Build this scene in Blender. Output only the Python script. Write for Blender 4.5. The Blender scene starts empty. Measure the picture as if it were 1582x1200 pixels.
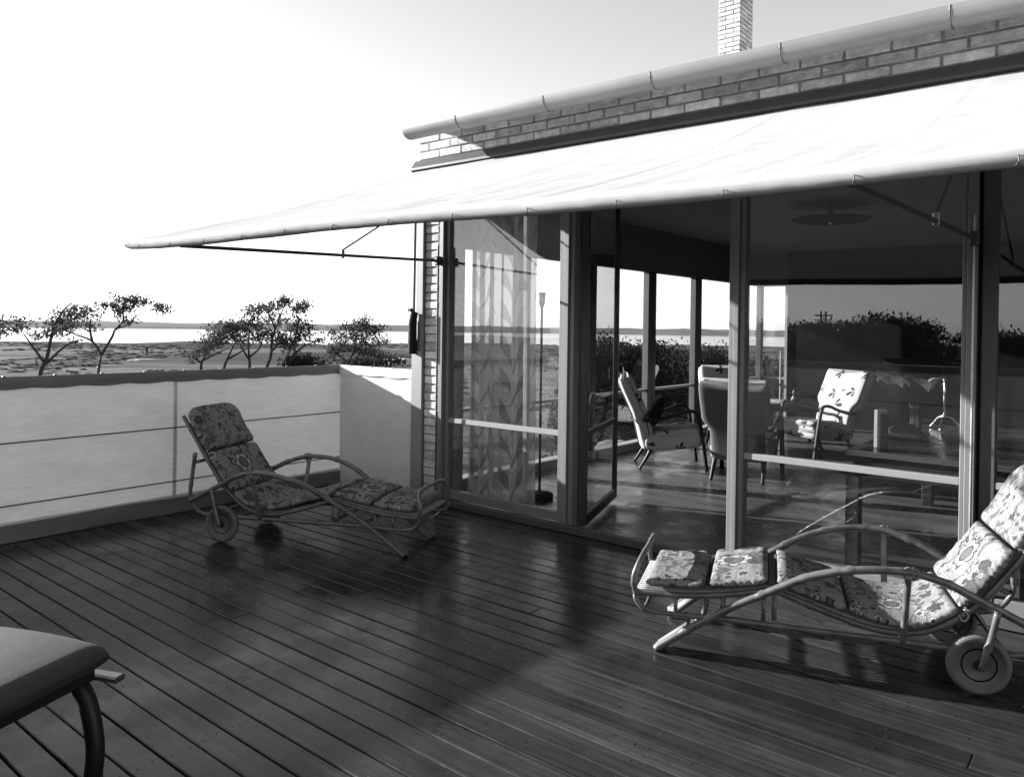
import bpy, bmesh, math, random
from mathutils import Vector, Matrix
from math import radians, sin, cos, pi, atan2, sqrt
random.seed(7)
sc = bpy.context.scene
COL = sc.collection

# ------------------------------------------------------------------ camera
CH = 1.42
yaw, pitch, roll = radians(37.9754), radians(-0.36), radians(0.7816)
fw = Vector((-sin(yaw)*cos(pitch), cos(yaw)*cos(pitch), sin(pitch)))
r0 = Vector((cos(yaw), sin(yaw), 0)); u0 = r0.cross(fw)
rr = cos(roll)*r0 + sin(roll)*u0; uu = -sin(roll)*r0 + cos(roll)*u0
cam = bpy.data.cameras.new('camera'); cam_o = bpy.data.objects.new('camera', cam); COL.objects.link(cam_o)
cam.sensor_width = 36; cam.lens = 1181.68/1582*36
cam.shift_x = -(842.69-791)/1582; cam.shift_y = -(600-512.68)/1582
cam.clip_start = 0.05; cam.clip_end = 60000
m = Matrix((rr, uu, -fw)).transposed().to_4x4(); m.translation = Vector((0, 0, CH))
cam_o.matrix_world = m
sc.camera = cam_o

# ------------------------------------------------------------------ sky and sun
SUN = Vector((-3.3, -1.0, 0.94)).normalized()      # towards the sun
elev = math.asin(SUN.z); rot = atan2(SUN.x, SUN.y) % (2*pi)
w = bpy.data.worlds.new("World"); sc.world = w; w.use_nodes = True
wn = w.node_tree; bg = wn.nodes['Background']
sky = wn.nodes.new('ShaderNodeTexSky'); sky.sky_type = 'NISHITA'; sky.sun_disc = False
sky.sun_elevation = elev; sky.sun_rotation = rot; sky.air_density = 1.0; sky.dust_density = 0.3; sky.altitude = 1500
bw = wn.nodes.new('ShaderNodeSeparateColor')      # black-and-white plate that sees green and blue light only
avg = wn.nodes.new('ShaderNodeMath'); avg.operation = 'ADD'; half = wn.nodes.new('ShaderNodeMath'); half.operation = 'MULTIPLY'; half.inputs[1].default_value = .54
wn.links.new(sky.outputs[0], bw.inputs[0]); wn.links.new(bw.outputs[1], avg.inputs[0]); wn.links.new(bw.outputs[2], avg.inputs[1])
wn.links.new(avg.outputs[0], half.inputs[0]); wn.links.new(half.outputs[0], bg.inputs[0])
bg.inputs[1].default_value = 0.083
sl = bpy.data.lights.new('sun', 'SUN'); sl.energy = 5.0; sl.angle = radians(0.6); sl.color = (1, 1, 1)
so = bpy.data.objects.new('sun', sl); COL.objects.link(so)
so.rotation_euler = SUN.to_track_quat('Z', 'Y').to_euler()
sc.view_settings.view_transform = 'Standard'; sc.view_settings.look = 'None'
sc.view_settings.gamma = 1; sc.view_settings.exposure = 1.7; sc.view_settings.use_curve_mapping = False
sc.render.engine = 'CYCLES'
sc.cycles.max_bounces = 10; sc.cycles.transparent_max_bounces = 24
sc.cycles.diffuse_bounces = 5; sc.cycles.glossy_bounces = 5; sc.cycles.transmission_bounces = 4
sc.cycles.use_denoising = True
sc.cycles.caustics_reflective = False; sc.cycles.caustics_refractive = False

# ------------------------------------------------------------------ materials
class N:
    def __init__(s, name):
        s.m = bpy.data.materials.new(name); s.m.use_nodes = True; s.t = s.m.node_tree
        s.t.nodes.clear(); s.out = s.add('OutputMaterial')
    def add(s, typ, **kw):
        n = s.t.nodes.new('ShaderNode'+typ)
        for k, v in kw.items(): setattr(n, k, v)
        return n
    def l(s, a, b): s.t.links.new(a, b)
    def val(s, x, sock):
        if isinstance(x, (int, float)): sock.default_value = x
        else: s.l(x, sock)
    def math(s, op, a, b=0.0, c=None, clamp=False):
        n = s.add('Math', operation=op, use_clamp=clamp); s.val(a, n.inputs[0]); s.val(b, n.inputs[1])
        if c is not None: s.val(c, n.inputs[2])
        return n.outputs[0]
    def coord(s, kind='Object'): return s.add('TexCoord').outputs[kind]
    def mapping(s, vec, scale=(1, 1, 1), loc=(0, 0, 0)):
        n = s.add('Mapping'); s.l(vec, n.inputs[0]); n.inputs['Scale'].default_value = scale; n.inputs['Location'].default_value = loc
        return n.outputs[0]
    def noise(s, vec, scale, detail=4, rough=.55, dist=0):
        n = s.add('TexNoise'); s.l(vec, n.inputs['Vector']); n.inputs['Scale'].default_value = scale
        n.inputs['Detail'].default_value = detail; n.inputs['Roughness'].default_value = rough; n.inputs['Distortion'].default_value = dist
        return n.outputs['Fac']
    def ramp(s, fac, stops, interp='LINEAR'):
        n = s.add('ValToRGB'); n.color_ramp.interpolation = interp
        e = n.color_ramp.elements
        while len(e) < len(stops): e.new(.5)
        for el, (p, v) in zip(e, stops): el.position = p; el.color = (v, v, v, 1)
        s.l(fac, n.inputs[0]); return n.outputs[0]
    def mix(s, f, a, b):
        n = s.add('Mix', data_type='FLOAT'); s.val(f, n.inputs[0]); s.val(a, n.inputs[2]); s.val(b, n.inputs[3]); return n.outputs[0]
    def rand(s): return s.add('ObjectInfo').outputs['Random']
    def bsdf(s, col, rough=.5, spec=.5, bump=None, bstr=.3, bdist=.01, metal=0, coat=0):
        n = s.add('BsdfPrincipled')
        if isinstance(col, (int, float)): n.inputs['Base Color'].default_value = (col, col, col, 1)
        else: s.l(col, n.inputs['Base Color'])
        s.val(rough, n.inputs['Roughness']); n.inputs['Specular IOR Level'].default_value = spec
        n.inputs['Metallic'].default_value = metal; n.inputs['Coat Weight'].default_value = coat
        if bump is not None:
            b = s.add('Bump'); b.inputs['Strength'].default_value = bstr; b.inputs['Distance'].default_value = bdist
            s.l(bump, b.inputs['Height']); s.l(b.outputs[0], n.inputs['Normal'])
        return n
    def done(s, sh):
        s.l(sh.outputs[0], s.out.inputs[0]); return s.m

AF = .68     # overall reflectance level that goes with the exposure
def plain(name, v, rough=.6, var=.12, scale=6, spec=.4, metal=0, bstr=.15, bdist=.004, coat=0):
    if metal < .9: v = v*AF
    n = N(name); c = n.coord(); f = n.noise(c, scale, 5)
    col = n.ramp(f, [(.3, v*(1-var)), (.7, v*(1+var))])
    return n.done(n.bsdf(col, rough, spec, n.noise(c, scale*8, 3), bstr, bdist, metal, coat))

def wood(name, v, grain=(1.2, 40, 40), rough=.4, contrast=.5, objvar=.25, knots=True, spec=.5, wear=0.0, coat=0, bstr=.25):
    n = N(name); geo = n.add('NewGeometry').outputs['Position']; r = n.rand()
    comb = n.add('CombineXYZ'); n.l(n.math('MULTIPLY', r, 37.0), comb.inputs[0])
    va = n.add('VectorMath', operation='ADD'); n.l(geo, va.inputs[0]); n.l(comb.outputs[0], va.inputs[1]); p = va.outputs[0]
    g = n.noise(n.mapping(p, grain), 1.0, 6, .65, .6)
    g2 = n.noise(n.mapping(p, (.5*grain[0], grain[1]*.18, grain[2]*.18)), 1.0, 3)
    fl = n.noise(n.mapping(p, (1.2, 7, 7)), 1.0, 5, .6)
    col = n.ramp(g, [(.25, v*(1-contrast)), (.75, v*(1+contrast))])
    col = n.math('MULTIPLY', col, n.mix(g2, .75, 1.25))
    col = n.math('MULTIPLY', col, n.mix(r, 1-objvar, 1+objvar))
    col = n.math('MULTIPLY', col, n.ramp(fl, [(.3, .72), (.7, 1.25)]))
    if knots:
        vo = n.add('TexVoronoi'); vo.inputs['Scale'].default_value = 1.0; n.l(n.mapping(p, (1.4, 9, 9)), vo.inputs['Vector'])
        kn = n.ramp(vo.outputs['Distance'], [(.035, .35), (.09, 1)])
        col = n.math('MULTIPLY', col, kn)
    if wear:
        ws = n.noise(geo, 1.7, 6, .62)
        col = n.math('ADD', col, n.math('MULTIPLY', n.ramp(ws, [(.5, 0), (.72, 1)]), wear))
    if wear:   # scuffs, stains and small dark pits
        sf = n.noise(n.mapping(geo, (5, 11, 5)), 1.0, 7, .72, .8)
        col = n.math('MULTIPLY', col, n.ramp(sf, [(.30, .25), (.40, 1)]))
        vd = n.add('TexVoronoi'); vd.inputs['Scale'].default_value = 11; n.l(geo, vd.inputs['Vector'])
        col = n.math('MULTIPLY', col, n.ramp(vd.outputs['Distance'], [(.035, .2), (.07, 1)]))
        sw = n.noise(n.mapping(geo, (1.1, 1.6, 1)), 1.0, 6, .7)
        col = n.math('MULTIPLY', col, n.ramp(sw, [(.3, .6), (.7, 1.5)]))
    ro = n.mix(n.ramp(n.noise(geo, 3.1, 6, .7), [(.38, 0), (.62, 1)]), rough*.6, rough*1.6)
    return n.done(n.bsdf(col, ro, spec, g, bstr, .002, 0, coat))

def glass_pane(name, f0=.06, dirt=.010):
    n = N(name); g = n.add('NewGeometry')
    dt = n.add('VectorMath', operation='DOT_PRODUCT'); n.l(g.outputs['Incoming'], dt.inputs[0]); n.l(g.outputs['Normal'], dt.inputs[1])
    c = n.math('ABSOLUTE', dt.outputs['Value']); f = n.math('MULTIPLY_ADD', n.math('POWER', n.math('SUBTRACT', 1.0, c), 5.0), 1-f0, f0, clamp=True)
    tr = n.add('BsdfTransparent'); tr.inputs[0].default_value = (.97, .97, .97, 1)
    gl = n.add('BsdfGlossy'); gl.inputs['Roughness'].default_value = 0.0; gl.inputs[0].default_value = (1, 1, 1, 1)
    b = n.add('Bump'); b.inputs['Strength'].default_value = .012; b.inputs['Distance'].default_value = .02
    n.l(n.noise(n.coord(), 1.3, 2), b.inputs['Height']); n.l(b.outputs[0], gl.inputs['Normal'])
    mx = n.add('MixShader'); n.l(f, mx.inputs[0]); n.l(tr.outputs[0], mx.inputs[1]); n.l(gl.outputs[0], mx.inputs[2])
    df = n.add('BsdfDiffuse'); df.inputs[0].default_value = (.6, .6, .6, 1)
    m2 = n.add('MixShader'); n.l(n.math('MULTIPLY', n.ramp(n.noise(n.coord(), 4, 5, .7), [(.4, .3), (.75, 1)]), dirt), m2.inputs[0])
    n.l(mx.outputs[0], m2.inputs[1]); n.l(df.outputs[0], m2.inputs[2])
    return n.done(m2)

def cloth(name, v, trans, weave=260, var=.05, bstr=.15, tcol=.9):
    v = v*AF
    n = N(name); c = n.coord(); 
    f = n.noise(n.mapping(c, (1, 1, 3)), 3.0, 5, .6)
    st = n.noise(n.mapping(c, (6, 6, 90)), 1.0, 3, .7)
    col = n.math('MULTIPLY', n.ramp(f, [(.3, v*(1-var)), (.7, v*(1+var))]), n.ramp(st, [(.3, .88), (.7, 1.06)]))
    wv = n.noise(n.mapping(c, (weave*.3, weave*.3, weave)), 1.0, 2)
    b = n.add('Bump'); b.inputs['Strength'].default_value = bstr; b.inputs['Distance'].default_value = .002; n.l(wv, b.inputs['Height'])
    df = n.add('BsdfDiffuse'); n.l(col, df.inputs[0]); n.l(b.outputs[0], df.inputs['Normal'])
    tl = n.add('BsdfTranslucent'); n.l(n.math('MULTIPLY', col, tcol), tl.inputs[0])
    mx = n.add('MixShader'); mx.inputs[0].default_value = trans; n.l(df.outputs[0], mx.inputs[1]); n.l(tl.outputs[0], mx.inputs[2])
    return n.done(mx)

def sheer(name):
    n = N(name); uv = n.add('UVMap').outputs[0]
    # printed sprays of long leaves climbing a stem
    sep = n.add('SeparateXYZ'); n.l(uv, sep.inputs[0]); x, y = sep.outputs[0], sep.outputs[1]
    cx = n.math('SUBTRACT', n.math('FRACT', n.math('MULTIPLY', x, 2.9)), .5)
    ax = n.math('ABSOLUTE', cx)
    yy = n.math('ADD', n.math('MULTIPLY', y, 4.0), n.math('MULTIPLY', ax, 2.6))
    yy = n.math('ADD', yy, n.math('MULTIPLY', n.noise(uv, 5, 2), .5))
    fy = n.math('FRACT', yy)
    leaf = n.math('MULTIPLY', n.math('LESS_THAN', n.math('ABSOLUTE', n.math('SUBTRACT', fy, .5)), n.math('MULTIPLY', n.math('SUBTRACT', .46, ax), .62)), n.math('LESS_THAN', ax, .44))
    col = n.mix(leaf, .72, .34)
    df = n.add('BsdfDiffuse'); n.l(col, df.inputs[0]); tl = n.add('BsdfTranslucent'); n.l(col, tl.inputs[0])
    mx = n.add('MixShader'); mx.inputs[0].default_value = .5; n.l(df.outputs[0], mx.inputs[1]); n.l(tl.outputs[0], mx.inputs[2])
    tr = n.add('BsdfTransparent')
    m2 = n.add('MixShader'); n.l(n.mix(leaf, .66, .8), m2.inputs[0]); n.l(tr.outputs[0], m2.inputs[1]); n.l(mx.outputs[0], m2.inputs[2])
    return n.done(m2)

def flower_mask(n, lx, ly, R, petals, sock=False):
    """ring-petal flower around (0,0): returns (petal, outline, heart) masks"""
    r = n.math('SQRT', n.math('ADD', n.math('MULTIPLY', lx, lx), n.math('MULTIPLY', ly, ly)))
    th = n.math('ARCTAN2', ly, lx)
    lobe = n.math('ABSOLUTE', n.math('COSINE', n.math('MULTIPLY', th, petals/2)))
    lobe = n.math('POWER', lobe, .7)
    pr = n.math('MULTIPLY', n.math('ADD', .58, n.math('MULTIPLY', lobe, .42)), R)
    q = n.math('DIVIDE', r, pr)
    petal = n.math('LESS_THAN', q, .86); outer = n.math('LESS_THAN', q, 1.0)
    heart = n.math('LESS_THAN', n.math('DIVIDE', r, R), .42); heart2 = n.math('LESS_THAN', n.math('DIVIDE', r, R), .52)
    return petal, outer, heart, heart2

def chintz(name, base=.5, big=True):
    base = base*AF
    n = N(name); uv0 = n.add('UVMap').outputs[0]
    nz = n.add('TexNoise'); nz.inputs['Scale'].default_value = 14; nz.inputs['Detail'].default_value = 3; n.l(uv0, nz.inputs['Vector'])
    sub = n.add('VectorMath', operation='SUBTRACT'); n.l(nz.outputs['Color'], sub.inputs[0]); sub.inputs[1].default_value = (.5, .5, .5)
    sca = n.add('VectorMath', operation='SCALE'); n.l(sub.outputs[0], sca.inputs[0]); sca.inputs['Scale'].default_value = .022
    ad = n.add('VectorMath', operation='ADD'); n.l(uv0, ad.inputs[0]); n.l(sca.outputs[0], ad.inputs[1]); uv = ad.outputs[0]
    sep = n.add('SeparateXYZ'); n.l(uv, sep.inputs[0]); x, y = sep.outputs[0], sep.outputs[1]
    # cells of small blossoms
    col = n.ramp(n.noise(uv0, 9, 5, .6), [(.35, base*.8), (.65, base*1.1)])
    # soft winding ribbons
    rb = n.math('ABSOLUTE', n.math('SUBTRACT', n.noise(uv, 4.2, 2, .5, 1.2), .5))
    col = n.math('MULTIPLY', col, n.ramp(rb, [(.012, .45), (.035, 1)]))
    for sc_, rad, pet, dk, thr in ((7.0, .034, 5, .25, .42), (13.0, .020, 5, .16, .5), (24, .012, 4, .3, .55)):
        vo = n.add('TexVoronoi'); vo.feature = 'F1'; vo.voronoi_dimensions = '2D'; vo.inputs['Scale'].default_value = sc_
        vo.inputs['Randomness'].default_value = .85; n.l(uv, vo.inputs['Vector'])
        d = n.add('VectorMath', operation='SUBTRACT'); n.l(uv, d.inputs[0]); n.l(vo.outputs['Position'], d.inputs[1])
        s2 = n.add('SeparateXYZ'); n.l(d.outputs[0], s2.inputs[0])
        p_, o_, h_, h2 = flower_mask(n, s2.outputs[0], s2.outputs[1], rad, pet)
        sc3 = n.add('SeparateColor'); n.l(vo.outputs['Color'], sc3.inputs[0])
        on = n.math('GREATER_THAN', sc3.outputs[0], thr)
        light = n.math('GREATER_THAN', sc3.outputs[1], .5)
        pc = n.mix(light, dk*base, base*1.55)
        col = n.mix(n.math('MULTIPLY', o_, on), col, base*.22)
        col = n.mix(n.math('MULTIPLY', p_, on), col, pc)
        col = n.mix(n.math('MULTIPLY', h_, on), col, base*.3)
    if big:   # one large open flower, in UV around (0, 0.36) and (0, 1.62)
        for (ox, oy, R, pt) in ((.0, .36, .098, 8), (.02, 1.42, .085, 6), (-.09, .98, .07, 7), (.12, .08, .06, 6)):
            lx = n.math('SUBTRACT', x, ox); ly = n.math('SUBTRACT', y, oy)
            p_, o_, h_, h2 = flower_mask(n, lx, ly, R, pt)
            col = n.mix(o_, col, base*.24); col = n.mix(p_, col, base*1.6)
            col = n.mix(h2, col, base*.2); col = n.mix(h_, col, base*.5)
    sc1 = n.math('ABSOLUTE', n.math('SUBTRACT', n.noise(uv0, 22, 3, .6, 1.5), .5))
    col = n.math('MULTIPLY', col, n.ramp(sc1, [(.012, .62), (.03, 1)]))
    col = n.math('MULTIPLY', col, n.ramp(n.noise(uv0, 130, 3, .7), [(.3, .8), (.7, 1.15)]))
    col = n.math('MINIMUM', col, .82)
    return n.done(n.bsdf(col, .85, .2, n.noise(uv0, 60, 4, .6), .5, .006))

def leafcloth(name, base, dark):
    base, dark = base*AF, dark*AF
    n = N(name); c = n.coord()
    nz = n.noise(c, 6, 3)
    vo = n.add('TexVoronoi'); vo.inputs['Scale'].default_value = 6.0; vo.inputs['Randomness'].default_value = .8
    n.l(n.mapping(c, (1, 1, 1)), vo.inputs['Vector'])
    d = n.add('VectorMath', operation='SUBTRACT'); n.l(c, d.inputs[0]); n.l(vo.outputs['Position'], d.inputs[1])
    sp = n.add('SeparateXYZ'); n.l(d.outputs[0], sp.inputs[0])
    r = n.add('VectorMath', operation='LENGTH'); n.l(d.outputs[0], r.inputs[0])
    th = n.math('ARCTAN2', sp.outputs[2], n.math('ADD', sp.outputs[1], sp.outputs[0]))
    lobe = n.math('POWER', n.math('ABSOLUTE', n.math('COSINE', n.math('MULTIPLY', th, 2.5))), 1.2)
    pr = n.math('ADD', .018, n.math('MULTIPLY', lobe, .055))
    mk = n.math('LESS_THAN', r.outputs['Value'], pr)
    sc3 = n.add('SeparateColor'); n.l(vo.outputs['Color'], sc3.inputs[0])
    mk = n.math('MULTIPLY', mk, n.math('GREATER_THAN', sc3.outputs[0], .35))
    col = n.mix(mk, n.ramp(nz, [(.3, base*.92), (.7, base*1.05)]), dark)
    return n.done(n.bsdf(col, .9, .15, n.noise(c, 160, 2), .25, .003))

M = {}
M['deck'] = wood('varnished_deck_wood', .031, grain=(1.0, 55, 55), rough=.21, contrast=.6, objvar=.32, spec=.24, wear=.016)
M['deck_under'] = plain('dark_joist_gap', .012, .9)
M['floor'] = wood('polished_room_floor', .085, grain=(1.0, 30, 30), rough=.30, contrast=.35, objvar=.22, knots=False, spec=.3)
M['paint'] = plain('grey_window_paint', .26, .42, .06, 3, spec=.45)
M['paint_light'] = plain('light_window_paint', .40, .45, .05, 3)
M['paint_dark'] = plain('dark_window_paint', .06, .4, .1, 3)
M['paint_mid'] = plain('mid_grey_paint', .10, .5, .1, 3)
M['board'] = plain('painted_edge_board', .34, .55, .1, 4)
M['glass'] = glass_pane('window_glass'); M['glass_far'] = glass_pane('end_window_glass')
def brickmat():
    n = N('rough_brick'); c = n.coord(); r = n.rand(); g = n.add('NewGeometry').outputs['Position']
    f = n.noise(g, 14, 6, .7); f2 = n.noise(g, 70, 4, .7); st = n.noise(n.mapping(g, (9, 9, 26)), 1, 4, .6, .5)
    col = n.math('MULTIPLY', n.mix(r, .44, .76), n.ramp(f, [(.3, .66), (.62, 1.2)]))
    col = n.mix(n.ramp(st, [(.57, 0), (.68, .85)]), col, .76)
    col = n.math('MULTIPLY', col, n.ramp(n.noise(n.mapping(g, (2.2, 2.2, 9)), 1, 5, .7), [(.3, .70), (.6, 1.08)]))
    return n.done(n.bsdf(col, .9, .2, f2, .9, .006))
M['brick'] = brickmat()
M['mortar'] = plain('lime_mortar', .46, .95, .25, 20, bstr=.6)
M['zinc'] = plain('zinc_gutter', .34, .45, .12, 3, spec=.5)
M['awning'] = cloth('white_awning_canvas', .72, .10, var=.03, bstr=.05)
M['canvas'] = cloth('unbleached_canvas', 1.1, .20, var=.06, bstr=.5, tcol=.20)
M['hem_shade'] = cloth('shade_toned_hem_canvas', .25, .10, var=.08, bstr=.3, tcol=.5)  # same canvas coloured darker to paint in shade on hem and foot strip
M['iron'] = plain('dark_iron', .07, .45, .3, 20, spec=.5)
M['steel'] = plain('bright_steel_rod', .5, .35, .15, 20, metal=.7)
M['rattan'] = plain('varnished_cane', .15, .32, .45, 14, spec=.5, bstr=.2, coat=.35)
M['rattan_lash'] = plain('cane_lashing', .22, .5, .2, 60, spec=.4)
M['slat'] = plain('pale_cane_slat', .42, .5, .12, 30)
M['chintz'] = chintz('flowered_chintz', .33)
M['under'] = plain('cushion_underside', .16, .9, .1)
M['rubber'] = plain('grey_rubber_tyre', .17, .7, .1, 20)
M['wheel'] = plain('painted_wheel_disc', .03, .7, .15, 8)
M['dwood'] = plain('dark_stained_wood', .016, .45, .3, 12, spec=.3)
M['tabwood'] = wood('dark_mahogany', .05, grain=(2, 40, 40), rough=.22, contrast=.4, objvar=.1, knots=False)
M['leafcloth'] = leafcloth('leaf_print_upholstery', .62, .07)
M['plaincloth'] = plain('plain_cream_upholstery', .6, .92, .04, 5, spec=.1)
M['greycloth'] = plain('plain_grey_upholstery', .20, .92, .06, 5, spec=.1)
M['darkcloth'] = plain('dark_cushion_velvet', .02, .8, .3, 8, spec=.2)
M['ceiling'] = plain('ceiling_plaster', .26, .8, .03, 2)
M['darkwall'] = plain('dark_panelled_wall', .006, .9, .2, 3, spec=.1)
M['inwall'] = plain('room_plaster', .18, .8, .05, 2)
M['sheer'] = sheer('leaf_print_curtain')
M['brass'] = plain('polished_brass', .65, .18, .1, 10, metal=1)
M['lampdark'] = plain('dark_lamp_metal', .010, .8, .2, 10, spec=.15)
M['petal'] = plain('pale_lily_petal', .95, .6, .1, 30)
M['paper'] = plain('cream_book_cloth', .45, .7, .06, 20)
M['ceramic'] = plain('dark_glazed_ceramic', .05, .12, .2, 10, spec=.6)
M['seatcush'] = plain('smooth_dark_canvas', .058, .75, .2, 8, spec=.4)
M['bark'] = plain('tree_bark', .05, .9, .3, 6)
def leafmat(name, v):
    v = v*AF
    n = N(name); g = n.add('NewGeometry'); f = n.noise(g.outputs['Position'], 1.2, 4)
    col = n.ramp(f, [(.3, v*.6), (.7, v*1.4)])
    df = n.add('BsdfDiffuse'); n.l(col, df.inputs[0]); tl = n.add('BsdfTranslucent'); n.l(col, tl.inputs[0])
    mx = n.add('MixShader'); mx.inputs[0].default_value = .3; n.l(df.outputs[0], mx.inputs[1]); n.l(tl.outputs[0], mx.inputs[2]); return n.done(mx)
M['leaf'] = leafmat('tree_leaves', .11); M['leaf_dark'] = leafmat('hedge_leaves', .05)
M['stone'] = plain('garden_stone', .32, .9, .4, 2, bstr=.8, bdist=.05)
M['sand'] = plain('pale_sand', .55, .95, .1, 1)
M['earth'] = plain('garden_earth', .09, .95, .35, 2, bstr=.8, bdist=.08)
M['person'] = plain('dark_jacket', .04, .9)
M['pole'] = plain('tarred_pole', .05, .9)
M['rope'] = plain('thin_dark_cord', .05, .9)

# ------------------------------------------------------------------ mesh helpers
class MB:
    def __init__(s): s.v = []; s.f = []; s.uv = None
    def add(s, vs, fs):
        b = len(s.v); s.v += [tuple(v) for v in vs]; s.f += [tuple(b+i for i in f) for f in fs]; return s
    def box(s, x0, x1, y0, y1, z0, z1, j=0):
        q = lambda: random.uniform(-j, j) if j else 0
        vs = [(x+q(), y+q(), z+q()) for x in (x0, x1) for y in (y0, y1) for z in (z0, z1)]
        return s.add(vs, [(0, 1, 3, 2), (4, 6, 7, 5), (0, 4, 5, 1), (2, 3, 7, 6), (0, 2, 6, 4), (1, 5, 7, 3)])
    def cbox(s, x0, x1, y0, y1, z0, z1, c):
        """box with chamfered edges"""
        bm = bmesh.new(); bmesh.ops.create_cube(bm, size=1)
        for v in bm.verts: v.co = Vector(((x0+x1)/2+v.co.x*(x1-x0), (y0+y1)/2+v.co.y*(y1-y0), (z0+z1)/2+v.co.z*(z1-z0)))
        bmesh.ops.bevel(bm, geom=bm.edges[:], offset=c, segments=1, affect='EDGES')
        bm.verts.index_update()
        s.add([v.co.copy() for v in bm.verts], [[v.index for v in f.verts] for f in bm.faces]); bm.free(); return s
    def tube(s, pts, r, n=8, cap=True, closed=False, flat=1.0):
        pts = [Vector(p) for p in pts]; k = len(pts); b = len(s.v)
        rs = r if isinstance(r, (list, tuple)) else [r]*k
        up = None
        for i, p in enumerate(pts):
            if closed: t = pts[(i+1) % k]-pts[i-1]
            else: t = pts[min(i+1, k-1)]-pts[max(i-1, 0)]
            t.normalize()
            if up is None:
                up = Vector((0, 0, 1)) if abs(t.z) < .9 else Vector((1, 0, 0))
            a = t.cross(up).normalized(); up = a.cross(t).normalized()
            for j in range(n):
                th = 2*pi*j/n
                s.v.append(tuple(p + a*cos(th)*rs[i] + up*sin(th)*rs[i]*flat))
        for i in range(k if closed else k-1):
            i2 = (i+1) % k
            for j in range(n):
                j2 = (j+1) % n
                s.f.append((b+i*n+j, b+i*n+j2, b+i2*n+j2, b+i2*n+j))
        if cap and not closed:
            s.f.append(tuple(b+j for j in range(n))[::-1]); s.f.append(tuple(b+(k-1)*n+j for j in range(n)))
        return s
    def lathe(s, prof, n=24, c=(0, 0, 0), axis='z'):
        b = len(s.v)
        for (r, z) in prof:
            for j in range(n):
                th = 2*pi*j/n
                if axis == 'z': s.v.append((c[0]+r*cos(th), c[1]+r*sin(th), c[2]+z))
                else: s.v.append((c[0]+r*cos(th), c[1]+z, c[2]+r*sin(th)))
        for i in range(len(prof)-1):
            for j in range(n):
                j2 = (j+1) % n; s.f.append((b+i*n+j, b+i*n+j2, b+(i+1)*n+j2, b+(i+1)*n+j))
        s.f.append(tuple(b+j for j in range(n))[::-1]); s.f.append(tuple(b+(len(prof)-1)*n+j for j in range(n)))
        return s
    def prism(s, poly, z0, z1, plane='xy'):
        k = len(poly); P = lambda a, h: (a[0], a[1], h) if plane == 'xy' else ((a[0], h, a[1]) if plane == 'xz' else (h, a[0], a[1]))
        vs = [P(a, z0) for a in poly]+[P(a, z1) for a in poly]
        return s.add(vs, [tuple(range(k))[::-1], tuple(range(k, 2*k))]+[(i, (i+1) % k, k+(i+1) % k, k+i) for i in range(k)])
    def mesh(s, name, mat, smooth=False):
        me = bpy.data.meshes.new(name); me.from_pydata(s.v, [], s.f); me.materials.append(mat)
        bm = bmesh.new(); bm.from_mesh(me); bmesh.ops.recalc_face_normals(bm, faces=bm.faces[:]); bm.to_mesh(me); bm.free()
        if smooth:
            for p in me.polygons: p.use_smooth = True
        return me
    def build(s, name, mat, parent=None, smooth=False, loc=None):
        o = bpy.data.objects.new(name, s.mesh(name, mat, smooth)); COL.objects.link(o)
        if parent: o.parent = parent
        if loc: o.location = loc
        return o

def empty(name, loc=(0, 0, 0), rz=0):
    o = bpy.data.objects.new(name, None); COL.objects.link(o); o.location = loc; o.rotation_euler = (0, 0, rz); o.empty_display_size = .1; return o
def tag(o, label=None, cat=None, group=None, kind=None):
    if label: o['label'] = label
    if cat: o['category'] = cat
    if group: o['group'] = group
    if kind: o['kind'] = kind
    return o
def struct(o): o['kind'] = 'structure'; return o
def kids(o): return [c for c in bpy.data.objects if c.parent == o]
def copy_tree(o, parent=None):
    c = o.copy(); COL.objects.link(c); c.parent = parent
    for ch in kids(o): copy_tree(ch, c)
    return c
def spline(pts, n=6):
    P = [Vector(p) for p in pts]; out = []
    for i in range(len(P)-1):
        a, b, c, d = P[max(i-1, 0)], P[i], P[i+1], P[min(i+2, len(P)-1)]
        for k in range(n):
            t = k/n; out.append(.5*((2*b)+(c-a)*t+(2*a-5*b+4*c-d)*t*t+(3*b-a-3*c+d)*t**3))
    out.append(P[-1]); return out
def add_uv(me, uvs):
    l = me.uv_layers.new(name='UVMap')
    for lp in me.loops: l.data[lp.index].uv = uvs[lp.vertex_index]

YF = 4.286          # facade plane
XE = -4.70          # end wall plane
XF = -5.68          # long fence plane

# ================================================================== GROUND, WATER
GZ = -3.8
def heightfield(name, x0, x1, y0, y1, nx, ny, fz, mat):
    b = MB()
    for j in range(ny+1):
        for i in range(nx+1):
            x = x0+(x1-x0)*i/nx; y = y0+(y1-y0)*j/ny; b.v.append((x, y, fz(x, y)))
    for j in range(ny):
        for i in range(nx):
            a = j*(nx+1)+i; b.f.append((a, a+1, a+nx+2, a+nx+1))
    return b.build(name, mat, smooth=True)
def groundmat():
    n = N('rough_links_grass'); g = n.add('NewGeometry').outputs['Position']
    rt = n.add('Mapping'); n.l(g, rt.inputs[0]); rt.inputs['Rotation'].default_value = (0, 0, radians(-52))
    big = n.noise(n.mapping(rt.outputs[0], (.011, .045, 0)), 1, 6, .62, .6)
    mid = n.noise(n.mapping(rt.outputs[0], (.05, .22, 0)), 1, 5, .65, .4)
    fine = n.noise(g, 2.2, 5, .7)
    col = n.ramp(big, [(.36, .025), (.48, .052), (.6, .12)])
    col = n.math('MULTIPLY', col, n.ramp(mid, [(.35, .5), (.65, 1.4)]))
    col = n.math('MULTIPLY', col, n.ramp(fine, [(.3, .7), (.7, 1.3)]))
    return n.done(n.bsdf(col, .95, .1, fine, .6, .2))
M['ground'] = groundmat()
from mathutils import noise as mn
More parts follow.
